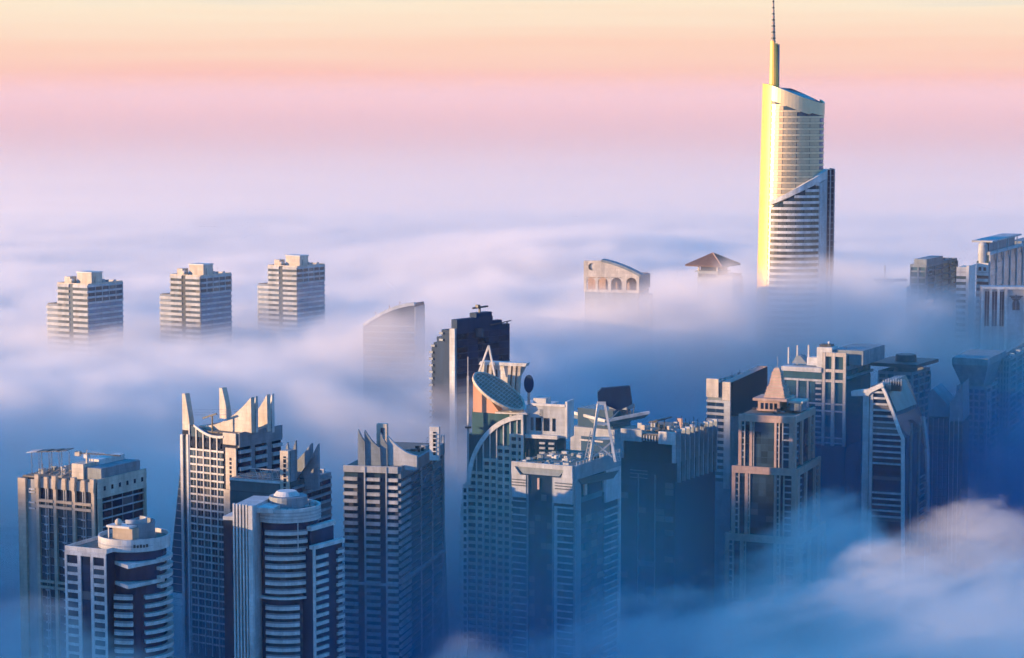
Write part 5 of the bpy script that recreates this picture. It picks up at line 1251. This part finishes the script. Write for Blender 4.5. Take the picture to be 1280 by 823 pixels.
def noise3(nt, x, y, z, scale, detail=3.0, rough=0.5, dist=0.0, seed=0.0):
    c = nt.nodes.new('ShaderNodeCombineXYZ')
    for i, q in enumerate((x, y, z)):
        if isinstance(q, Fx): nt.links.new(q.k, c.inputs[i])
        else: c.inputs[i].default_value = q
    n = nt.nodes.new('ShaderNodeTexNoise'); n.noise_dimensions = '4D'
    n.inputs['W'].default_value = seed; n.inputs['Scale'].default_value = scale
    n.inputs['Detail'].default_value = detail; n.inputs['Roughness'].default_value = rough; n.inputs['Distortion'].default_value = dist
    nt.links.new(c.outputs[0], n.inputs['Vector'])
    return Fx(nt, n.outputs[0]) - 0.5
def volume_material(name, col, density, aniso):
    m = bpy.data.materials.new(name); m.use_nodes = True
    nt = m.node_tree; nt.nodes.clear()
    o = nt.nodes.new('ShaderNodeOutputMaterial'); v = nt.nodes.new('ShaderNodeVolumePrincipled')
    v.inputs['Color'].default_value = (*col, 1); v.inputs['Density'].default_value = density; v.inputs['Anisotropy'].default_value = aniso
    nt.links.new(v.outputs[0], o.inputs['Volume'])
    return m
def fog_volume(name, lo, hi, res, mat, field):
    nt = bpy.data.node_groups.new(name, 'GeometryNodeTree')
    nt.interface.new_socket('Geometry', in_out='INPUT', socket_type='NodeSocketGeometry')
    nt.interface.new_socket('Geometry', in_out='OUTPUT', socket_type='NodeSocketGeometry')
    out = nt.nodes.new('NodeGroupOutput')
    vc = nt.nodes.new('GeometryNodeVolumeCube')
    vc.inputs['Min'].default_value = lo; vc.inputs['Max'].default_value = hi
    for a, k in zip('XYZ', res): vc.inputs['Resolution ' + a].default_value = k
    pos = nt.nodes.new('GeometryNodeInputPosition'); sep = nt.nodes.new('ShaderNodeSeparateXYZ')
    nt.links.new(pos.outputs[0], sep.inputs[0])
    d = field(nt, *[Fx(nt, sep.outputs[i]) for i in range(3)])
    nt.links.new(d.k, vc.inputs['Density'])
    sm = nt.nodes.new('GeometryNodeSetMaterial'); sm.inputs['Material'].default_value = mat
    nt.links.new(vc.outputs[0], sm.inputs[0]); nt.links.new(sm.outputs[0], out.inputs[0])
    me = bpy.data.meshes.new(name); me.materials.append(mat)
    o = link(name, me)
    md = o.modifiers.new('fog', 'NODES'); md.node_group = nt
    o['kind'] = 'stuff'; return o

FOG_D = 0.045
def sea_field(nt, x, y, z):
    n1 = noise3(nt, x, y*0.8, 0.0, 1/330, 3, 0.5, 0.3, 1.3)
    n2 = noise3(nt, x, y, z*1.6, 1/95, 4, 0.58, 0.8, 4.7)
    n3 = noise3(nt, x, y, z*1.5, 1/30, 4, 0.6, 0.8, 9.3)
    # height of the deck: rolling, with the swells seen round the drowned towers
    calm = 1.0 - 0.86*y.step(1500, 2300)
    deck = 157.0 + calm*(n1*34.0 + n2*58.0 + n3*26.0) + 28*gauss(x, y, 60, 2150, 170, 200) + 31*gauss(x, y, 85, 1395, 80, 70) + 42*gauss(x, y, 212, 1455, 85, 80) \
        + 30*gauss(x, y, -76, 1290, 46, 48) + 16*gauss(x, y, -110, 1480, 70, 70)
    # where the deck begins: nearer on the left, farther on the right; unseen far-left arm added to shade towers
    front = 1025.0 + 260.0*x.step(-60, 130) - 520.0*(-x).step(235, 360)
    t = (y + n1*150 + n2*130 - front).step(-150, 150)
    h = 20.0 + n2*20.0 + (deck-20.0)*t
    veil = (h + 42.0 + n2*40 - z).step(0.0, 50.0)*(0.010 + 0.04*gauss(x, y, 340, 1400, 100, 120))*t
    thin = 1.0 - 0.60*gauss(x, y, -76, 1240, 42, 75)
    return ((h - z).step(0.0, 20.0)*(0.62 + 0.9*n2 + 0.5*n3).max(0.15)*thin).max(veil).max((292.0 - z).step(0.0, 110.0)*0.016*y.step(1600, 2500))
def mist_field(nt, x, y, z):
    n1 = noise3(nt, x, y, z, 1/160, 3, 0.5, 0.4, 5.5)
    n2 = noise3(nt, x, y, z*1.4, 1/45, 4, 0.6, 0.6, 3.5)
    top = 180.0 - 52.0*(-x).step(-40, 110)
    return (top + n1*60 - z).step(0.0, 110.0)*(0.95*(1.0 - x.step(40, 110))*(y-770).step(0, 90)*(1.0 - (1.0 - x.step(-60, 30))*(y-1000).step(0, 110)) + 0.80*(0.25 + 0.75*x.step(-200, 40))*(y-1060).step(0, 120) + 2.4*gauss(x, y, 330, 1230, 130, 70))*(1750-y).step(0, 150)*(1.0 + 0.9*n2)
fog_sea_mat = volume_material('fog_sea', (1.0, 0.975, 0.968), FOG_D, 0.1)
SEA_LO, SEA_HI = (-950, 560, 0), (950, 3200, 300)

def bank_field(nt, x, y, z):
    sh = z*1.5 - x*0.45          # streaks climb to the right
    n1 = noise3(nt, x*0.7, y, z*1.3, 1/75, 4, 0.55, 0.8, 2.2)
    n2 = noise3(nt, x*0.45, y*0.7, sh, 1/28, 4, 0.6, 0.7, 8.1)
    n3 = noise3(nt, x*0.45, y*0.7, sh*1.2, 1/12, 4, 0.65, 0.9, 6.4)
    n4 = noise3(nt, x*0.6, y, sh, 1/5.5, 2, 0.6, 0.4, 2.9)
    far_ridge = 14.0 + 74*gauss(x, y, 152, 1030, 40, 46) + 54*gauss(x, y, 76, 1020, 62, 40) + 60*gauss(x, y, 245, 1040, 72, 55)
    near_ridge = 88*gauss(x, y, 50, 880, 130, 40) + 104*gauss(x, y, 205, 890, 85, 45)
    left_sheet = 112*gauss(x, y, -180, 785, 115, 38) + 90*gauss(x, y, -12, 785, 40, 34)
    h = far_ridge.max(near_ridge).max(left_sheet) + 6.0 + n1*34 + n2*40 + n3*24 + n4*9
    edge = (y-690).step(0, 60)*(1100-y).step(0, 60)
    wisp = (1.0 - (n2*n2).step(0.0, 0.02))*0.6 + (1.0 - (n3*n3).step(0.0, 0.012))*0.4
    body = (n1*0.5+n2*0.9+n3*0.7+0.5).step(0.34, 0.68)
    return (h - z).step(0.0, 7.0)*edge*(0.03 + 0.50*body + 0.47*wisp)*(0.70 + 0.30*x.step(20, 90))
fog_bank_mat = volume_material('fog_bank', (1.0, 1.0, 1.0), 0.036, 0.0)
fog_volume('fog_sea', SEA_LO, SEA_HI, (280, 380, 84), fog_sea_mat, sea_field)
fog_volume('valley_mist', (-750, 600, 0), (750, 1750, 200), (60, 60, 24), volume_material('valley_mist', (0.012, 0.34, 0.64), 0.0046, 0.0), mist_field)  # blue shade of the valley put into the mist colour
fog_volume('fog_bank', (-330, 690, 20), (420, 1100, 170), (400, 164, 80), fog_bank_mat, bank_field)

# beyond the city the deck runs on to the horizon
def far_deck():
    xs = [i*0.1 for i in range(-10, 11)]
    ys = [3190.0*1.085**k for k in range(44)]
    v, f = [], []
    for zk in (0, 1):
        for y in ys:
            for s in xs:
                X = s*(1500 + y*1.1)
                z = 2.0 if zk == 0 else 141 + math.exp(-(y-3190)/3500)*0.4*(30*mnoise.noise((X/700, y/900, 3.1)) + 13*mnoise.noise((X/240, y/260, 7.7)))
                v.append((X, y, z))
    nx, ny = len(xs), len(ys); k = nx*ny
    for j in range(ny-1):
        for i in range(nx-1):
            a = j*nx+i; f += [(k+a, k+a+1, k+a+nx+1, k+a+nx), (a, a+nx, a+nx+1, a+1)]
    for i in range(nx-1):
        f.append((i, i+1, k+i+1, k+i)); a = (ny-1)*nx+i; f.append((a, k+a, k+a+1, a+1))
    for j in range(ny-1):
        a = j*nx; f.append((a, k+a, k+a+nx, a+nx)); a += nx-1; f.append((a, a+nx, k+a+nx, k+a))
    me = bpy.data.meshes.new('fog_deck'); me.from_pydata(v, [], f)
    bm = bmesh.new(); bm.from_mesh(me); bmesh.ops.recalc_face_normals(bm, faces=bm.faces); bm.to_mesh(me); bm.free()
    me.materials.append(volume_material('fog_deck', (0.99, 0.945, 0.935), 0.02, 0.1))
    o = link('fog_deck', me); o['kind'] = 'stuff'
far_deck()

# far haze above the deck, the sun's pink put into its colour
far_mat = volume_material('far_haze', (1.0, 0.74, 0.69), 0.00010, 0.0)
for y0_, top_ in ((3205, 310), (3900, 350), (5200, 390), (8000, 430)):
    fm = bpy.data.meshes.new('far_haze')
    fm.from_pydata([(x*(y0_*1.4 if y < 9000 else 57000+top_), y, z) for z in (1+top_*.01, top_) for y in (y0_, 117000+top_*2) for x in (-1, 1)], [],
                   [(0,2,3,1), (4,5,7,6), (0,1,5,4), (2,6,7,3), (0,4,6,2), (1,3,7,5)])
    fm.materials.append(far_mat)
    fo = link('far_haze', fm); fo['kind'] = 'stuff'

# thin blue air over everything
hz = bpy.data.meshes.new('haze')
hz.from_pydata([(x, y, z) for z in (-1, 560) for y in (-3500, 121000) for x in (-61000, 61000)], [],
               [(0,2,3,1), (4,5,7,6), (0,1,5,4), (2,6,7,3), (0,4,6,2), (1,3,7,5)])
hz.materials.append(volume_material('haze', (0.70, 0.86, 1.0), 0.000018, 0.0))
ho = link('haze', hz); ho['kind'] = 'stuff'
